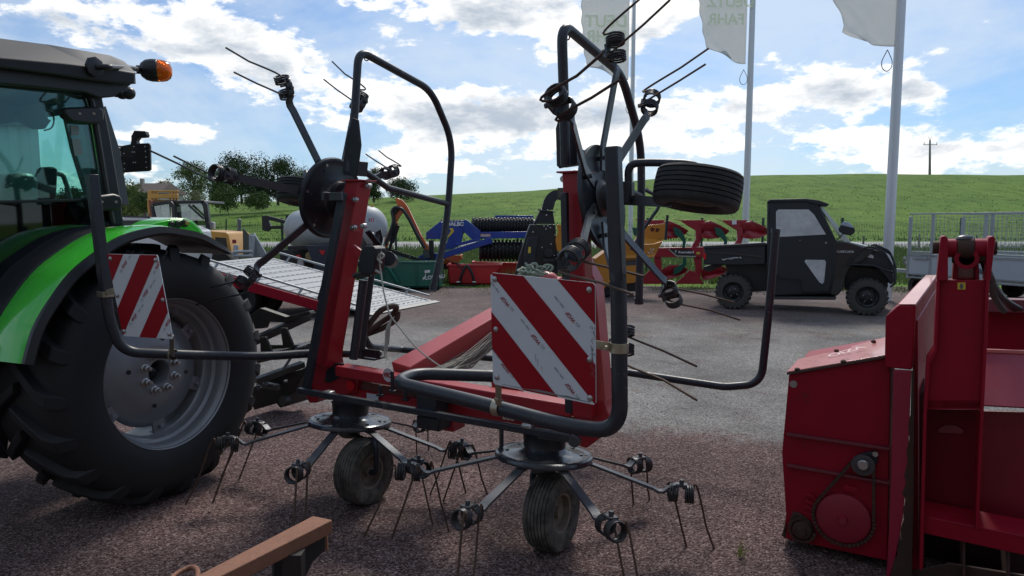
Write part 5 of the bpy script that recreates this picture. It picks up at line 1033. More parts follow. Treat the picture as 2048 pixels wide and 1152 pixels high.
prU('windscreen', [(1638, 413), (1645, 413), (1702, 484), (1688, 484), (1680, 470)], -.02, 1.3, mat('screen', (.52, .60, .58), .12), .004)
prU('hood', [(1670, 482), (1702, 486), (1735, 496), (1750, 497), (1745, 505), (1728, 520), (1700, 534), (1692, 548), (1687, 578), (1674, 592), (1660, 590), (1665, 545)], .01, 1.38, MUTG, .02)
prU('nose', [(1728, 500), (1750, 497), (1772, 508), (1785, 530), (1789, 562), (1782, 570), (1770, 552), (1755, 538), (1740, 532), (1700, 532)], -.04, 1.3, MUT, .02)
prU('headlight', [(1728, 505), (1733, 502), (1747, 512), (1747, 517), (1728, 513)], -.03, .02, mat('lamp_glass', (.55, .58, .6), .1, .3), .003)
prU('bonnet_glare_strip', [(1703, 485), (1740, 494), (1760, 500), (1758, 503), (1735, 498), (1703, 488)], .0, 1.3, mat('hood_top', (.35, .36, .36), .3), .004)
def tbU(name, pts, c, r, m=None, parent=None):
    mb = MB(); mb.tube(fillet([PL(x, y, Uf+nU*c, nU) for x, y in pts], .06), r, 8); return part(name, mb, m or MUT, parent or ut)
tbU('bull_bar', [(1694, 529), (1716, 505), (1728, 495), (1742, 493), (1768, 504), (1782, 526), (1790, 545), (1790, 568), (1780, 574)], .04, .018)
tbU('bull_bar', [(1694, 529), (1745, 530), (1765, 538), (1790, 545)], .04, .016); tbU('bull_bar', [(1742, 490), (1750, 489), (1779, 502), (1790, 530), (1790, 565)], -.35, .018)
tbU('bull_bar', [(1750, 492), (1782, 508), (1791, 530), (1791, 560)], -.95, .018)
prU('sill', [(1544, 593), (1673, 594), (1671, 600), (1546, 599)], .0, 1.3, mat('sill', (.05, .048, .045), .6), .01)
prU('underbody', [(1450, 528), (1536, 528), (1536, 582), (1500, 584), (1490, 560), (1455, 545)], -.25, .9, MPL, .01); prU('underbody', [(1692, 530), (1776, 540), (1776, 575), (1690, 580)], -.35, .7, MPL, .01)
prU('tail_lamp', [(1407, 506), (1412, 506), (1412, 519), (1407, 519)], .012, .06, mat('reflector', (.5, .01, .015), .2), .004)
prU('towing_plate', [(1406, 534), (1440, 528), (1440, 534), (1420, 544), (1408, 541)], -.3, .5, MPL, .004)
mir = prU('side_mirror', [(1677, 457), (1682, 449), (1690, 444), (1700, 448), (1711, 459), (1709, 466), (1702, 471), (1688, 469), (1678, 463)], .22, .05, MUT, .015)
prU('mirror_cover', [(1681, 450), (1688, 443), (1697, 444), (1709, 456), (1700, 455), (1688, 452)], .225, .05, mat('mirror_top', (.35, .42, .52), .15, .3), .01, parent=mir); tbU('mirror_arm', [(1673, 481), (1684, 470), (1690, 462)], .15, .010, parent=mir)
for (x, y) in ((1652, 485.5), (1600, 481)): mb = MB(); p = PL(x, y, Uf+nU*.04, nU); mb.cyl(p, p+nU*.008, .018 if x > 1640 else .008, 10); part('door_latch', mb, MZS, ut)
def utw(px, py, c, back=0):
    o_ = PL(px, py, Uf+nU*c, nU)-nU*.12; o_.z = .335; mb = MB(); mb.lathe([(.18, .10), (.20, .13), (.27, .135), (.305, .115), (.318, .07), (.32, 0), (.318, -.07), (.305, -.115), (.25, -.13), (.18, -.1)], o_, nU, 40)
    for k in range(22):
        for sg in (1, -1):
            a = 2*math.pi*(k+(.5 if sg > 0 else 0))/22; u = Z*math.cos(a)+dU*math.sin(a); v = nU.cross(u)
            mb.box(o_+u*.325+nU*.055*sg, (.028, .035, .085), (u, v, nU)); mb.box(o_+u*.285+nU*.125*sg, (.06, .03, .02), (u, v, nU))
    t = part('wheel', mb, mat('buggy_tyre', (.045, .043, .040), .8, dirt=.55, dcol=(.075, .07, .06), dscale=8, var=.25), ut, weld=False); rb = MB()
    rb.lathe([(.185, .10), (.175, .115), (.17, .06), (.14, .05), (.09, .07), (.05, .085), (.045, .10), (0, .10)], o_, nU, 28); part('rim', rb, MPL, t)
    for k in range(4):
        a = k*math.pi/2+.5; u = Z*math.cos(a)+dU*math.sin(a); bb = MB(); bb.cyl(o_+u*.075+nU*.07, o_+u*.075+nU*.092, .010, 6); part('wheel_nut', bb, MZS, t)
        bb = MB(); bb.box(o_+u*.12+nU*.075, (.09, .035, .02), (u, nU.cross(u), nU)); part('spoke', bb, MPL, t)
utw(1466, 585, .02); utw(1735, 592, .02); utw(1466, 585, -1.15); utw(1735, 592, -1.15)
for l_ in ([(1672, 484), (1669, 545), (1662, 588)], [(1544, 540), (1560, 556), (1600, 560), (1604, 587)], [(1620, 409), (1634, 421), (1671, 484)], [(1546, 556), (1580, 558), (1600, 566), (1601, 586)]): tbU('door_seam', l_, .066, .005, MPL)
tbU('grab_handle', [(1538, 418), (1535.5, 430), (1535.5, 445)], .05, .010); tbU('wiper', [(1644, 416), (1662, 440)], -.5, .008)
txt('CoRECaRIA', .055, PL(1673, 505, Uf+nU*.022, nU), ut, X=dU)
sg_ = MB()
for l_ in ([(1444, 518), (1448, 520), (1453, 517)], [(1455, 518), (1460, 516), (1461, 519), (1465, 515), (1466, 518)], [(1467, 515), (1471, 516), (1474, 514.5), (1476, 517)], [(1478, 515), (1482, 514.5), (1481, 517)]):
    sg_.tube([PL(x, y, Uf+nU*.012, nU) for x, y in l_], .008, 4)
part('worn_lettering', sg_, MWT, ut)
# ---------------- galvanised cage trailer
TA = P(1812, 590, 15.5); TA.z = 0; TB_ = P(2048, 590, 13.3); TB_.z = 0; dV = (TB_-TA).normalized(); nV = Vector((dV.y, -dV.x, 0)); nV = nV if nV.x < 0 else -nV
ct = thing('cage_trailer', 'galvanised trailer with mesh cage sides above pale grey panels', 'trailer', TA)
MGV = mat('galvanised', (.34, .37, .385), .45, .6, dirt=.3, dcol=(.24, .26, .27), dscale=9, var=.2); MPN = mat('pale_panel', (.42, .46, .50), .5, dirt=.15, dcol=(.3, .33, .35), dscale=3, var=.06)
LT = 4.6; up = lambda s, z, e=0: TA+dV*s+Z*z-nV*e
for e in (0, 1.9):
    mb = MB(); mb.prism([up(.03, .50, e), up(LT, .50, e), up(LT, .92, e), up(.03, .92, e)], -nV*.03); part('side_panel', mb, MPN, ct, bev=.004)
    mb = MB()
    for z in [1.02+.075*i for i in range(11)]: mb.box(up(LT/2, z, e-.005), (LT, .006, .006), (dV, nV, Z))
    s_ = .06
    while s_ < LT: mb.box(up(s_, 1.40, e), (.006, .006, .80), (dV, nV, Z)); s_ += .09
    part('mesh_panel', mb, MGV, ct, smooth=False, weld=False)
    for s_ in (0, .52, 1.75, 2.9, 4.1): mb = MB(); mb.box(up(s_, 1.17 if s_ else 1.08, e+.02), (.06, .05, 1.32 if s_ else 1.40), (dV, nV, Z)); part('post', mb, MGV, ct, bev=.004)
    for z in (1.84, .99, .94, .50, .42): mb = MB(); mb.box(up(LT/2, z, e-.01), (LT, .04, .035), (dV, nV, Z)); part('rail', mb, MGV, ct, bev=.003)
for s_ in (0.0, LT): mb = MB(); mb.prism([up(s_, .50, 0), up(s_, .50, 1.9), up(s_, .92, 1.9), up(s_, .92, 0)], dV*.03); part('end_panel', mb, MPN, ct, bev=.003)
mb = MB(); mb.box(up(LT/2, .44, .95), (LT, 1.8, .08), (dV, nV, Z)); part('chassis', mb, MGV, ct, bev=.005)
mb = MB(); mb.tube([up(.1, .94, -.02), up(.55, .93, -.02), up(.6, .92, -.03)], .014, 6); mb.box(up(.3, .86, -.03), (.35, .02, .05), (dV, nV, Z)); part('latch', mb, MGV, ct)
for s_, e in ((.22, .12), (1.3, .12), (.22, 1.75), (1.3, 1.75)):
    mb = MB(); o_ = up(s_, .24, e); mb.lathe([(.12, .08), (.2, .09), (.235, .06), (.24, 0), (.235, -.06), (.2, -.09), (.12, -.08), (.11, 0), (0, .02)], o_, nV, 28); part('wheel', mb, MTY, ct)
txt('Kobon', .21, up(1.12, .60, -.008), ct, mat('ink', (.01, .012, .02), .5), X=dV, shear=.25, bold=.012)
mb = MB(); mb.box(up(-.5, .48, .95), (1.0, .1, .08), (dV, nV, Z)); mb.tube([up(-.15, .85, .1), up(-.3, .75, .3), up(-.25, .5, .5)], .03, 8); part('drawbar', mb, MGV, ct)
# ---------------- plough
MPR_ = mat('plough_red', (.30, .012, .025), .38, dirt=.12, dcol=(.16, .03, .03), dscale=3, coat=.2); MPG = mat('plough_green', (.006, .085, .055), .4)
pg = thing('plough', 'red reversible plough with green brackets standing by the wire fence', 'plough', P(1350, 568, 17.4)); YP = 17.4
prY(pg, 'main_beam', [(1300, 496), (1408, 494), (1408, 515), (1300, 514)], YP, .2, MPR_, .01); prY(pg, 'main_beam', [(1408, 497), (1470, 500), (1560, 503), (1560, 516), (1408, 515)], YP+.3, .2, MPR_, .01)
prY(pg, 'decal', [(1336, 498), (1382, 498), (1392, 512.5), (1353, 511.5)], YP-.006, .003, mat('decal_black', (.03, .02, .022), .4), 0); prY(pg, 'decal_line', [(1336, 498), (1338, 498), (1354, 511), (1392, 512), (1392, 514), (1353, 513)], YP-.009, .003, mat('pale_line', (.35, .42, .38), .5), 0)
txt('Kverneland', .085, P(1357, 506.5, YP-.012), pg, bold=.002); txt('F', .10, P(1350, 506, YP-.012), pg)
prY(pg, 'sticker', [(1393, 504), (1400, 504), (1400, 508.5), (1393, 508.5)], YP-.006, .003, MYL, 0)
def ppt(name, pts, dx, Y, th, m, dy=0): return prY(pg, name, [(x+dx, y+dy) for x, y in pts], Y, th, m, .008)
for i, dx in enumerate((-82, 0, 83)):
    o = [0, .0, -.0][i]
    ppt('leg', [(1359, 440), (1412, 440), (1403, 454), (1403, 477), (1398, 493), (1382, 496), (1392, 479), (1392, 461), (1380, 454)], dx, YP+.05, .08, MPR_)
    mb = MB(); r1 = [P(x+dx, y, YP-.05) for x, y in ((1403, 447), (1420, 441), (1440, 450), (1459, 461))]; r2 = [P(x+dx, y, YP+.12) for x, y in ((1402, 462), (1422, 462), (1440, 464), (1454, 468))]; r3 = [P(x+dx, y, YP-.02) for x, y in ((1402, 476), (1420, 478), (1436, 476), (1452, 469))]
    mb.sheet([r1, r2, r3]); ob = part('mouldboard', mb, MPR_, pg, ang=60); sm2 = ob.modifiers.new('s', 'SOLIDIFY'); sm2.thickness = .012
    ppt('point', [(1345, 437), (1348, 437), (1364, 441), (1362, 443)], dx, YP, .03, mat('gold_steel', (.35, .28, .12), .4, .6))
    ppt('bracket', [(1346, 454), (1356, 456), (1364, 463), (1370, 474), (1372, 484), (1370, 496), (1365, 496), (1366, 483), (1360, 476), (1350, 470)], dx, YP-.08, .05, MPG)
for i, dx in enumerate((-80, 0)):
    ppt('leg', [(1388, 514), (1402, 514), (1404, 530), (1401, 556), (1388, 556), (1392, 535)], dx, YP+.05, .08, MPR_)
    ppt('share', [(1352, 566), (1366, 554), (1380, 540), (1392, 545), (1407, 565), (1407, 568), (1352, 568)], dx, YP, .03, MPR_)
    mb = MB(); r1 = [P(x+dx, y, YP-.05) for x, y in ((1402, 540), (1418, 530), (1438, 530), (1455, 537))]; r2 = [P(x+dx, y, YP+.12) for x, y in ((1403, 552), (1420, 548), (1440, 545), (1454, 542))]; r3 = [P(x+dx, y, YP-.04) for x, y in ((1406, 560), (1418, 559), (1436, 553), (1452, 546))]
    mb.sheet([r1, r2, r3]); ob = part('mouldboard', mb, MPR_, pg, ang=60); sm2 = ob.modifiers.new('s', 'SOLIDIFY'); sm2.thickness = .012
ppt('bracket', [(1367, 515), (1373, 515), (1373, 530), (1360, 545), (1347, 550), (1348, 538), (1365, 527)], 0, YP-.08, .05, MPG)
prY(pg, 'plate', [(1464, 440), (1473, 440), (1473, 449), (1464, 449)], YP+.03, .003, MWT, 0); prY(pg, 'green_tag', [(1500, 440), (1507, 440), (1505, 450), (1499, 450)], YP+.03, .003, mat('tag_green', (.02, .25, .1), .5), 0); prY(pg, 'sticker', [(1506, 447), (1512, 447), (1512, 452), (1506, 452)], YP+.02, .003, MYL, 0)
# ---------------- orange rotary machine (yellow-orange hopper)
MOY = mat('amber_paint', (.50, .20, .015), .4, dirt=.12, dcol=(.25, .10, .02), dscale=4, coat=.2)
oh = thing('hopper_machine', 'amber yellow angular hopper machine on a black base behind the tedder tube', 'farm machine', P(1240, 596, 14.9)); YO = 14.9
prY(oh, 'side_wing', [(1113, 448), (1124, 450), (1126, 502), (1114, 502), (1111, 480), (1116, 462)], 14.2, .06, MOY, .006)
prY(oh, 'back_plate', [(1288, 451), (1331, 447), (1331, 476), (1326, 480), (1272, 474)], YO+.5, .04, MOY, .006)
for q in ([(1300, 458), (1306, 454), (1310, 460), (1304, 464)], [(1313, 456), (1320, 458), (1316, 464), (1311, 463)]): prY(oh, 'cut_out', q, YO+.49, .01, mat('dark_red_hole', (.10, .02, .01), .8), 0)
mb = MB(); a, b, c, d = P(1240, 516, YO-.1), P(1308, 513, YO-.1), P(1326, 480, YO+.5), P(1274, 473, YO+.5); mb.hexa([a-Z*.02, b-Z*.02, c-Z*.02, d-Z*.02], [a, b, c, d]); part('chute', mb, MOY, oh, bev=.004)
prY(oh, 'hopper', [(1244, 478), (1262, 490), (1308, 488), (1326, 482), (1307, 514), (1276, 522), (1246, 524)], YO, .5, MOY, .01)
prY(oh, 'body', [(1190, 518), (1215, 500), (1246, 478), (1248, 526), (1222, 562), (1208, 578), (1196, 556)], YO-.1, .6, MOY, .012)
prY(oh, 'lower_body', [(1244, 532), (1278, 530), (1280, 556), (1268, 566), (1248, 568), (1232, 560)], YO-.05, .5, MOY, .012); prY(oh, 'grey_panel', [(1240, 524), (1284, 518), (1284, 532), (1240, 534)], YO-.02, .4, MSTL, .006)
prY(oh, 'base', [(1192, 560), (1282, 556), (1278, 582), (1230, 586), (1205, 596), (1192, 586)], YO+.05, .6, MPL, .01)
mb = MB(); mb.tube(fillet([P(1262, 500, YO-.2), P(1292, 450, YO-.2), P(1318, 415, YO-.2), P(1320, 395, YO-.2), P(1290, 380, YO-.2)], .2), .035, 8); mb.tube([P(1331, 480, YO), P(1335, 430, YO)], .03, 8); mb.tube([P(1291, 378, YO-.1), P(1312, 392, YO-.1)], .04, 8); part('lever', mb, MBLK, oh)
for i in range(14): mb = MB(); mb.ball(P(random.uniform(1296, 1308), random.uniform(495, 516), YO-.03), .012, 6); part('bolt', mb, MWT, oh)
# ---------------- black blower
bw = thing('blower_machine', 'matt black blower machine with a curved upward discharge spout', 'farm machine', P(1075, 590, 14.3)); YB = 14.3
MBM = mat('blower_black', (.012, .014, .016), .38, dirt=.08, dcol=(.05, .05, .05), dscale=5, coat=.1)
prY(bw, 'housing', [(1060, 449), (1111, 449), (1114, 501), (1115, 590), (1030, 590), (1031, 544), (1039, 513), (1052, 472)], YB, .6, MBM, .012)
prY(bw, 'cover', [(1055, 475), (1077, 472), (1072, 500), (1070, 548), (1046, 548), (1048, 505)], YB-.12, .12, MPLG, .015); prY(bw, 'sticker', [(1057, 494), (1062, 494), (1061, 506), (1056, 506)], YB-.125, .004, MYL, 0)
prY(bw, 'chute_base', [(1067, 448), (1080, 421), (1106, 424), (1110, 448)], YB+.1, .3, MPLG, .01)
mb = MB()
for i in range(9):
    t = i/8; 
spine = fillet([P(1094, 420, YB+.2), P(1100, 398, YB+.2), P(1112, 388, YB+.2), P(1135, 396, YB+.2)], .25, 6); mb.tube(spine, .17, 4, sq=True, r2=.13); part('spout', mb, MPLG, bw, ang=50)
mb = MB(); mb.lathe([(.16, -.015), (.19, -.015), (.19, .015), (.16, .015)], P(1093, 422, YB+.2), Vector((.15, 0, 1)), 20); part('flange', mb, MBM, bw)
for (x, y) in ((1093, 430), (1088, 452), (1100, 449), (1101, 455), (1092, 458), (1096, 452), (1102, 488), (1084, 495), (1108, 511), (1066, 464), (1110, 470), (1072, 423), (1083, 419), (1095, 420), (1108, 424)):
    mb = MB(); mb.ball(P(x, y, YB-.01), .013, 6); part('bolt', mb, MWT, bw)
mb = MB(); p = P(1097, 506, YB); mb.cyl(p, p-Vector((0, .14, 0)), .09, 20); part('shaft_guard', mb, MBM, bw, bev=.01); mb = MB(); mb.beam(P(1085, 520, YB-.1), P(1114, 520, YB-.1), .06, .06, Z); part('bracket', mb, MPLG, bw)
prY(bw, 'bracket', [(1114, 502), (1128, 512), (1130, 545), (1114, 545)], YB-.2, .1, MPLG, .006)
# ---------------- blue roller
MBU = mat('roller_blue', (.012, .045, .28), .35, dirt=.08, dcol=(.03, .04, .1), coat=.3); br = thing('ring_roller', 'blue folding ring roller with black ribbed rollers', 'roller', P(950, 560, 18.6)); YR = 18.6
prY(br, 'wing_arm', [(852, 465), (880, 443), (890, 446), (885, 478), (852, 478)], YR-.1, .15, MBU, .01); prY(br, 'centre_plate', [(893, 443), (928, 441), (926, 470), (922, 490), (905, 498), (888, 500), (896, 478)], YR-.2, .10, MBU, .01)
prY(br, 'wing_arm', [(928, 439), (934, 440), (961, 462), (960, 477), (944, 479), (926, 462)], YR-.25, .15, MBU, .01); prY(br, 'beam', [(958, 464), (1056, 463), (1056, 476), (955, 478)], YR-.2, .2, MBU, .01)
mb = MB(); mb.beam(P(984, 480, YR-.3), P(884, 512, YR-.3), .16, .14, Z); part('drawbar', mb, MBU, br, bev=.01); mb = MB(); mb.beam(P(912, 490, YR-.3), P(960, 478, YR-.3), .08, .1, Z); part('brace', mb, MBU, br, bev=.01)
mb = MB(); mb.box(P(1028, 435, YR+.8), (1.1, .1, .12)); part('back_beam', mb, MBU, br, bev=.01)
prY(br, 'yellow_clip', [(898, 457), (906, 456), (908, 463), (896, 476), (894, 474), (902, 462)], YR-.22, .01, MYL, 0); prY(br, 'decal', [(959, 467.5), (981, 467.5), (981, 473.5), (959, 473.5)], YR-.206, .004, mat('orange_mark', (.45, .14, .05), .5), 0)
txt('DALBO', .145, P(893, 451.5, YR-.22), br, bold=.006); txt('DALBO', .08, P(961, 473, YR-.215), br, bold=.003)
prY(br, 'foot', [(820, 524), (846, 508), (884, 506), (886, 520), (860, 528), (822, 530)], YR-.3, .3, MBU, .01)
MRI = mat('ring_black', (.014, .014, .015), .5, var=.3)
def rroll(x0, x1, y, Y0, Y1, r, pitch=.085, name='ribbed_roller'):
    a, b = P(x0, y, Y0), P(x1, y, Y1); ln = (b-a).length; n = int(ln/pitch); prof = [(0, 0), (r*.8, 0)]; 
    for i in range(n): prof += [(r*.86, i*pitch), (r, i*pitch+pitch*.35), (r, i*pitch+pitch*.55), (r*.86, i*pitch+pitch*.9)]
    prof += [(r*.8, ln), (0, ln)]; mb = MB(); mb.lathe(prof, a, b-a, 26)
    axd = (b-a).normalized(); u0 = axd.orthogonal().normalized(); v0 = axd.cross(u0)
    for i in range(n):
        for k in range(16): t = (k+(i % 2)*.5)*math.pi/8; u = u0*math.cos(t)+v0*math.sin(t); mb.box(a+axd*(i*pitch+pitch*.45)+u*r*1.03, (r*.14, r*.16, pitch*.5), (u, axd.cross(u), axd))
    part(name, mb, MRI, br, ang=30, weld=False)
rroll(944, 1070, 452, YR+.1, YR+.4, .22); rroll(880, 932, 454, YR+.3, YR+.3, .19); rroll(958, 1050, 501, YR, YR+.1, .27, .10)
# ---------------- orange hedge arm
MHO = mat('arm_orange', (.55, .10, .012), .35, coat=.3, dirt=.06, dcol=(.2, .05, .02)); fm_ = thing('flail_arm', 'folded orange hydraulic hedge cutter arm with black hoses', 'hedge cutter', P(815, 560, 18.0)); YF = 18.0
prY(fm_, 'outer_arm', [(790, 398), (795, 396), (804, 400), (812, 409), (818, 419), (843, 472), (856, 493), (857, 502), (851, 506), (847, 496), (836, 472), (808, 421), (800, 432), (792, 446), (786, 444), (792, 425), (795, 412)], YF, .13, MHO, .012)
prY(fm_, 'inner_arm', [(786, 444), (797, 446), (786, 465), (777, 477), (776, 490), (771, 498), (764, 496), (765, 483)], YF+.02, .12, MHO, .012)
mb = MB(); mb.tube(fillet([P(x, y, YF-.1) for x, y in ((770, 490), (779, 468), (788, 440), (783, 422), (790, 414), (804, 417), (818, 437), (834, 470), (850, 497))], .2), .045, 8); mb.tube(fillet([P(x, y, YF-.06) for x, y in ((776, 478), (790, 450), (785, 430), (795, 418))], .2), .05, 8); part('hose_bundle', mb, MPL, fm_)
mb = MB(); mb.cyl(P(795, 450, YF+.05), P(783, 485, YF+.05), .07, 12); mb.cyl(P(783, 485, YF+.05), P(777, 508, YF+.05), .04, 10); part('ram', mb, MPL, fm_)
prY(fm_, 'mast', [(857, 481), (866, 480), (869, 528), (860, 528)], YF+.1, .2, MPL, .01); prY(fm_, 'hinge_block', [(846, 500), (856, 498), (860, 516), (846, 516)], YF-.02, .1, MSTL, .006); prY(fm_, 'ground_bar', [(776, 508), (808, 508), (822, 514), (808, 518), (776, 517)], YF+.1, .1, MGV, .006)
mb = MB(); mb.beam(P(766, 497, YF), P(870, 530, YF+.3), .1, .1, Z); part('foot_beam', mb, MPL, fm_)
# ---------------- boxes on the ground
def tbox(name, label, cat, quad, Y, depth, m, taper=.25, grp=None):
    (x0, y0), (x1, y1), (x2, y2), (x3, y3) = quad; t = thing(name, label, cat, P((x2+x3)/2, (y2+y3)/2, Y), grp); a, b, c, d = P(x0, y0, Y), P(x1, y1, Y), P(x2, y2, Y), P(x3, y3, Y)
    D = Vector((0, depth, 0)); w_ = .03; mb = MB(); mb.prism([a, b, c, d], Vector((0, w_, 0))); part('front_wall', mb, m, t, bev=.006)
    mb = MB(); mb.prism([a+D, b+D, c+D, d+D], Vector((0, w_, 0))); part('back_wall', mb, m, t, bev=.006)
    for p, q in ((a, d), (b, c)): mb = MB(); mb.prism([p, q, q+D, p+D], Vector((w_ if p is a else -w_, 0, 0))); part('side_wall', mb, m, t, bev=.004)
    mb = MB(); mb.prism([d, c, c+D, d+D], Z*.03); part('floor', mb, m, t)
    mb = MB(); mb.beam(a+Z*.01-Vector((.02, .0, 0)), b+Z*.01, .05, .05, Z); mb.beam(b+Z*.01, b+D+Z*.01, .05, .05, Z); mb.beam(a+Z*.01, a+D+Z*.01, .05, .05, Z); part('rim', mb, m, t, bev=.004)
    return t, a, b, c, d
MBG = mat('box_green', (.010, .125, .085), .42, dirt=.12, dcol=(.03, .08, .07), dscale=3, coat=.2); MBR = mat('box_red', (.50, .012, .018), .42, dirt=.1, dcol=(.25, .03, .03), dscale=3, coat=.2); MBO = mat('box_orange', (.55, .13, .015), .4, dirt=.15, dcol=(.3, .08, .02), dscale=4)
t, a, b, c, d = tbox('transport_box', 'dark green steel transport box with white lettering behind the ramp', 'transport box', ((715, 525), (878, 526), (879, 575), (722, 575)), 16.5, 1.1, MBG)
mb = MB(); mb.beam(P(772, 529, 16.42), P(795, 566, 16.42), .09, .06, mX); part('brace', mb, MBG, t, bev=.005); mb = MB(); mb.box(P(833, 550, 16.48), (.02, .04, .5)); mb.box(P(763, 548, 16.46), (.10, .06, .5)); part('stiffener', mb, MBG, t, bev=.004)
Xt = Vector((1, 0, .10)).normalized(); tm, q = text_mb('LOISEAU', .125, P(850, 559.5, 16.47), Xt, Z, 0, bold=.004); part('lettering', tm, MWT, t, smooth=False)
mb = MB(); mb.prism([P(x, y, 16.475) for x, y in ((849, 541), (860, 539.5), (860, 545), (849.5, 546.5))], Vector((0, .003, 0))); part('decal', mb, MWT, t)
mb = MB(); mb.prism([P(x, y, 16.474) for x, y in ((851, 547), (849, 553), (846, 555), (845, 561), (848, 558), (849, 559), (850, 553), (852, 550))], Vector((0, .003, 0))); part('bird_mark', mb, MWT, t)
t, a, b, c, d = tbox('transport_box', 'bright red transport box with a black three-point frame, nearer of the two', 'transport box', ((895, 532), (1002, 532), (980, 569), (898, 568)), 17.9, .9, MBR, grp='red transport boxes behind the warning board')
mb = MB(); mb.tube(fillet([P(920, 568, 17.8), P(922, 553, 17.75), P(933, 528, 17.8), P(944, 545, 17.75), P(949, 568, 17.8)], .12), .035, 8); mb.tube([P(911, 525, 17.7), P(926, 540, 17.75)], .02, 6); part('hitch_frame', mb, MPL, t); mb = MB(); mb.box(P(932, 571, 17.75), (.55, .1, .05)); part('foot', mb, MPL, t)
for x in (916, 948): mb = MB(); mb.cyl(P(x-3, 564, 17.7), P(x+4, 564, 17.7), .016, 8); part('pin', mb, MWT, t)
tbox('transport_box', 'red transport box standing behind the nearer red one', 'transport box', ((945, 526), (1036, 528), (1032, 556), (950, 556)), 19.6, .8, MBR, grp='red transport boxes behind the warning board')
t, a, b, c, d = tbox('orange_box', 'small orange scraper box between the green and red boxes', 'scraper box', ((880, 513), (921, 513), (914, 527), (882, 530)), 19.0, .6, MBO); mb = MB(); mb.prism([P(x, y, 18.95) for x, y in ((884, 514), (921, 512), (926, 516), (912, 527), (900, 522))], Vector((0, .05, 0))); part('blade', mb, mat('box_orange_light', (.60, .22, .08), .4), t)
mb = MB(); mb.box(P(903, 533, 19.1), (.7, .4, .14)); part('skid', mb, MPL, t)
# ---------------- silver tank
tk = thing('water_tank', 'large silver galvanised tank on a dark machine frame', 'tank', P(670, 560, 16.5)); MTK = mat('tank_grey', (.36, .385, .40), .55, .1, dirt=.25, dcol=(.26, .28, .29), dscale=2.2, var=.1)
a, b = P(606, 459, 17.6), P(736, 454, 16.2); dd = (b-a).normalized(); ln = (b-a).length; r = .50; mb = MB(); prof = [(0, -.42)]+[(r*math.sin(t), -.42*math.cos(t)) for t in [k*math.pi/16 for k in range(1, 9)]]+[(r, ln)]+[(r*math.cos(t), ln+.42*math.sin(t)) for t in [k*math.pi/16 for k in range(1, 8)]]+[(0, ln+.42)]
mb.lathe(prof, a, dd, 40); part('vessel', mb, MTK, tk)
for s_ in (0.02, ln-.02): mb = MB(); mb.lathe([(r+.003, s_-.012), (r+.007, s_), (r+.003, s_+.012)], a, dd, 40); part('weld_seam', mb, MTK, tk)
mb = MB(); mb.cyl(P(744, 413, 16.2), P(744, 409, 16.2), .05, 10); part('filler_cap', mb, MYL, tk)
Xd = Vector((dd.x, dd.y, 0)).normalized(); 
for i, m_ in enumerate((MDK, MBR, MBR)): mb = MB(); q = P(737+4.2*i, 444, 15.55); mb.prism([q, q+Xd*.028, q+Xd*.05+Z*.09, q+Xd*.022+Z*.09], Vector((0, .004, 0))); part('logo_bar', mb, m_, tk)
txt('ALBINI', .055, P(751, 444, 15.52), tk, mat('faint_grey', (.3, .3, .32), .5), X=Xd)
prY(tk, 'hopper', [(612, 491), (672, 490), (662, 545), (648, 575), (634, 548)], 15.9, .5, mat('navy_panel', (.022, .028, .045), .45), .01); prY(tk, 'hopper_mark', [(638, 500), (650, 501), (648, 510), (642, 508)], 15.88, .01, MBR, 0); prY(tk, 'frame', [(575, 492), (760, 488), (760, 496), (575, 500)], 16.2, .6, MPL, .01)
for (x, y, r_, m_) in ((582, 520, .20, MTY), (600, 528, .12, mat('hub_white', (.4, .38, .36), .6)), (598, 515, .07, MBR), (621, 512, .10, mat('hub_tan', (.25, .2, .08), .6)), (640, 530, .14, MPL)): mb = MB(); p = P(x, y, 16.3); mb.cyl(p, p-Vector((0, .1, 0)), r_, 18); part('drive_roller', mb, m_, tk, bev=.01)
prY(tk, 'support_leg', [(560, 500), (700, 500), (700, 545), (690, 560), (580, 560), (560, 530)], 16.8, .3, MPL, .01)
prY(tk, 'loader_arm', [(523, 432), (534, 431), (572, 441), (572, 448), (536, 440), (541, 452), (572, 451), (572, 458), (541, 458), (536, 463), (524, 461)], 17.8, .1, MPL, .01); prY(tk, 'bracket', [(571, 430), (583, 430), (583, 445), (571, 445)], 17.8, .1, MPL, .01)
# ---------------- tilting plant trailer (ramp)
pt_ = thing('plant_trailer', 'low tilt-bed plant trailer with a galvanised slatted deck and red side beams', 'trailer', P(600, 600, 12.6)); MDE = mat('deck', (.27, .29, .305), .6, .1, dirt=.3, dcol=(.30, .32, .33), dscale=5, var=.12)
q00, q10, q11, q01 = P(388, 527, 11.2), P(735, 626, 11.9), P(866, 601, 13.9), P(536, 513, 13.4)
def DQ(s, t): return (q00*(1-s)+q10*s)*(1-t)+(q01*(1-s)+q11*s)*t
nD = (q10-q00).cross(q01-q00).normalized(); nD = nD if nD.z > 0 else -nD
for i in range(15):
    s0, s1_ = i/15+.001, (i+1)/15-.003; mb = MB(); q = [DQ(s0, 0), DQ(s1_, 0), DQ(s1_, 1), DQ(s0, 1)]; mb.prism(q, -nD*.03); part('deck_plank', mb, MDE, pt_, bev=.003)
mb = MB()
for i in range(14):
    for k in range(14):
        s = (i+.5)/14; t = (k+.5)/14; c = DQ(s, t)+nD*.0025; mb.box(c, (.10, .018, .004), ((q01-q00).normalized(), (q10-q00).normalized(), nD))
tag(part('deck_slots', mb, mat('slot', (.14, .15, .15), .7), pt_, weld=False), kind='stuff')
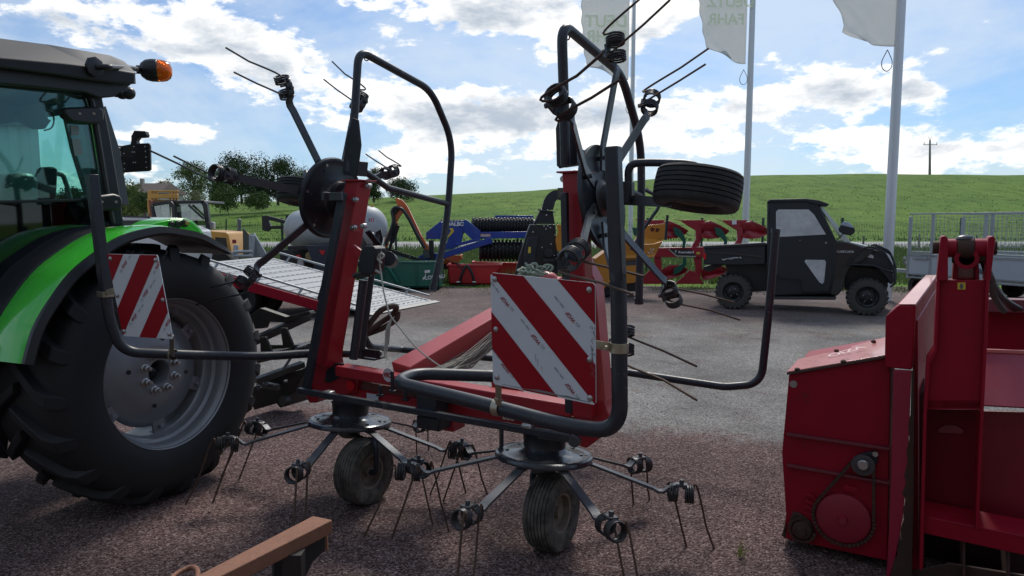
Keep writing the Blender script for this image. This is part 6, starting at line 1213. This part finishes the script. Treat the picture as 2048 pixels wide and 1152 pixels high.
mb = MB(); mb.beam(DQ(.0, -.01)-nD*.11, DQ(.83, -.01)-nD*.11, .17, .06, nD); part('side_beam', mb, MR2, pt_, bev=.008); mb = MB(); mb.beam(DQ(.0, 1.0)-nD*.11, DQ(.83, 1.)-nD*.11, .17, .06, nD); part('side_beam', mb, MR2, pt_, bev=.008)
for t_ in (.0, 1.0):
    mb = MB(); mb.beam(DQ(.02, t_)+nD*.13, DQ(.97, t_)+nD*.08, .035, .035, nD); part('side_rail', mb, MGV, pt_, bev=.004)
    for s in (.12, .36, .60, .84): mb = MB(); mb.beam(DQ(s-.012, t_), DQ(s, t_)+nD*.12, .05, .012, mX); part('rail_stay', mb, MGV, pt_)
mb = MB(); mb.prism([DQ(1.0, -.02), DQ(1.035, -.02), DQ(1.035, 1.03), DQ(1.0, 1.03)], -nD*.02); part('tail_lip', mb, mat('lip', (.12, .125, .13), .5, .5), pt_)
prY(pt_, 'stand', [(500, 468), (508, 466), (536, 514), (506, 514)], 13.5, .05, MGV, .006); mb = MB(); mb.beam(P(504, 470, 13.4), P(504, 525, 13.4), .09, .09, Vector((1, 0, 0))); part('stand', mb, MGV, pt_, bev=.006)
mb = MB(); mb.tube([P(468, 504, 13.2), P(505, 503, 13.2)], .03, 8); mb.tube([P(468, 512, 13.2), P(505, 512, 13.2)], .03, 8); mb.tube([P(468, 504, 13.2), P(468, 514, 13.2)], .03, 8); part('winch_frame', mb, MGV, pt_)
for (px, Y) in ((487, 12.0), (530, 12.3), (500, 13.8)):
    mb = MB(); o_ = P(px, 560, Y); o_.z = .33; mb.lathe([(.15, .1), (.3, .1), (.33, .06), (.33, -.06), (.3, -.1), (.15, -.1), (.12, 0), (0, .0)], o_, (-.25, -.97, 0), 28); part('wheel', mb, MTY, pt_)
mb = MB(); mb.beam(DQ(.1, .5)-nD*.3, DQ(.75, .5)-nD*.2, .9, .15, (q01-q00)); part('chassis', mb, MPL, pt_, bev=.01)
prY(pt_, 'tarpaulin', [(485, 455), (500, 472), (507, 512), (486, 514)], 14.0, .04, mat('olive_tarp', (.09, .095, .07), .85), .006)
# ---------------- telehandler
MYT = mat('handler_yellow', (.52, .27, .05), .42, dirt=.2, dcol=(.35, .2, .06), dscale=4); th_ = thing('telehandler', 'old yellow telehandler with a black framed glass cab and raised fork frame', 'telehandler', P(390, 560, 17.0)); YT = 17.0
def prTh(n_, pts, Y, th, m, **k): return prY(th_, n_, pts, Y, th, m, .012, **k)
prTh('engine_cover', [(395, 461), (452, 465), (457, 470), (464, 512), (395, 512)], YT, 1.4, MYT); prTh('side_opening', [(430, 474), (452, 476), (456, 505), (430, 503)], YT-.01, .03, MPL)
prTh('cab_post', [(399, 403), (408, 401), (414, 410), (420, 460), (412, 461), (405, 412)], YT, .12, MPL); prTh('cab_post', [(335, 404), (341, 402), (349, 410), (352, 440), (345, 442), (342, 412)], YT-.1, .12, MPL)
prTh('cab_roof', [(300, 411), (306, 405), (333, 401), (408, 401), (410, 406), (340, 407), (304, 412)], YT, 1.2, MPL); prTh('cab_post', [(300, 411), (304, 411), (312, 446), (306, 446)], YT-.1, .1, MPL)
for x in (318, 337, 378): prTh('window_bar', [(x, 406), (x+3, 406), (x+3, 460), (x, 460)], YT+.1, .05, MPL)
glass('handler_glass', (.6, .66, .66), .28); mb = MB(); mb.prism([P(x, y, YT+.06) for x, y in ((344, 408), (403, 407), (416, 459), (350, 459))], Vector((0, .01, 0))); part('windscreen', mb, MATS['handler_glass'], th_, smooth=False)
mb = MB(); mb.prism([P(x, y, YT-.05) for x, y in ((303, 413), (338, 408), (342, 445), (308, 445))], Vector((0, .01, 0))); part('side_window', mb, MATS['handler_glass'], th_, smooth=False)
mb = MB(); mb.beam(P(377, 410, YT-.05), P(408, 438, YT-.05), .05, .02, Z); mb.tube([P(393, 430, YT+.3), P(392, 452, YT+.3)], .04, 8); part('wiper', mb, MPL, th_)
mb = MB(); mb.lathe([(.17, 0), (.19, .01), (.17, .02)], P(312, 438, YT+.4), Vector((.4, -.8, .3)), 20); part('steering_wheel', mb, MPL, th_)
prTh('seat', [(352, 425), (372, 422), (376, 460), (352, 460)], YT+.7, .3, mat('seat_grey', (.25, .26, .26), .7)); 
prTh('fork_mast', [(295, 383), (303, 382), (303, 405), (300, 440), (306, 446), (298, 446), (294, 410)], YT+.6, .15, MYT); prTh('fork_carriage', [(302, 388), (354, 388), (354, 397), (302, 396)], YT+.6, .1, MYT); prTh('fork_carriage', [(297, 380), (355, 381), (355, 384), (297, 383)], YT+.62, .1, MYT)
for x in (303, 311, 338, 345, 351): prTh('carriage_bar', [(x, 381), (x+2.5, 381), (x+2.5, 400), (x, 400)], YT+.65, .08, MYT)
prTh('fork_carriage', [(302, 399), (355, 400), (358, 404), (302, 403)], YT+.66, .1, mat('dull_yellow', (.25, .15, .05), .6)); prTh('front_arm', [(296, 400), (302, 400), (312, 470), (304, 470)], YT+.3, .3, mat('rust_orange', (.22, .07, .03), .6))
prTh('rear_lamp', [(464, 479), (470, 479), (470, 487), (464, 487)], YT, .1, mat('dull_red', (.25, .02, .02), .4)); prTh('plate', [(466, 490), (476, 490), (476, 510), (466, 510)], YT, .05, MPN); prTh('box', [(420, 443), (428, 445), (428, 458), (420, 458)], YT+.2, .1, MPN)
for x in (330, 440): mb = MB(); o_ = P(x, 540, YT-.1); o_.z = .5; mb.lathe([(.2, .2), (.45, .2), (.5, .12), (.5, -.12), (.45, -.2), (.2, -.2), (0, 0)], o_, (0, -1, 0), 28); part('wheel', mb, MTY, th_)
# ---------------- pale car roof behind the tractor
cw = thing('parked_car', 'white car of which only roof and side windows show behind the tractor fender', 'car', P(285, 560, 15.0)); MCW = mat('car_white', (.55, .57, .6), .25, coat=.5, var=.03); YC_ = 15.0
prY(cw, 'roof', [(225, 437), (250, 434), (290, 434), (306, 437), (318, 442), (300, 441), (225, 441)], YC_, 1.3, MCW, .015); prY(cw, 'window', [(225, 441), (300, 441), (318, 444), (335, 452), (225, 452)], YC_+.02, 1.2, MATS['cab_glass_dark'] if False else mat('car_glass', (.02, .022, .025), .08), .01)
prY(cw, 'body', [(220, 452), (338, 452), (362, 462), (368, 500), (364, 530), (220, 530)], YC_-.05, 1.5, MCW, .03); mb = MB(); mb.tube([P(248, 433, YC_), P(300, 434.5, YC_)], .018, 6); part('roof_rail', mb, MPL, cw)
for x in (250, 345): mb = MB(); o_ = P(x, 540, YC_-.02); o_.z = .32; mb.lathe([(.18, .1), (.3, .1), (.32, .06), (.32, -.06), (.3, -.1), (0, -.05)], o_, (0, -1, 0), 24); part('wheel', mb, MTY, cw)
# ---------------- palisade fence and gate post
pf = thing('palisade_fence', 'grey steel palisade fence with a taller round gate post', 'fence', P(460, 540, 19.5)); MPF = mat('palisade_grey', (.16, .175, .19), .5, .4)
for i in range(14): x = 424+4.1*i; mb = MB(); mb.prism([P(x, 462, 19.5), P(x+1.2, 459, 19.5), P(x+2.4, 462, 19.5), P(x+2.4, 530, 19.5), P(x, 530, 19.5)], Vector((0, .02, 0))); part('pale', mb, MPF, pf, smooth=False)
for y in (466, 512): mb = MB(); mb.beam(P(420, y, 19.56), P(482, y, 19.56), .05, .03, Z); part('rail', mb, MPF, pf)
mb = MB(); mb.tube([P(478.5, 545, 19.4), P(478.5, 442, 19.4)], .055, 14); mb.ball(P(478.5, 441, 19.4), .056, 12); part('gate_post', mb, MPF, pf); mb = MB(); mb.beam(P(452.5, 545, 19.6), P(452.5, 438, 19.6), .03, .03, Vector((1, 0, 0))); part('post', mb, MFG, pf)
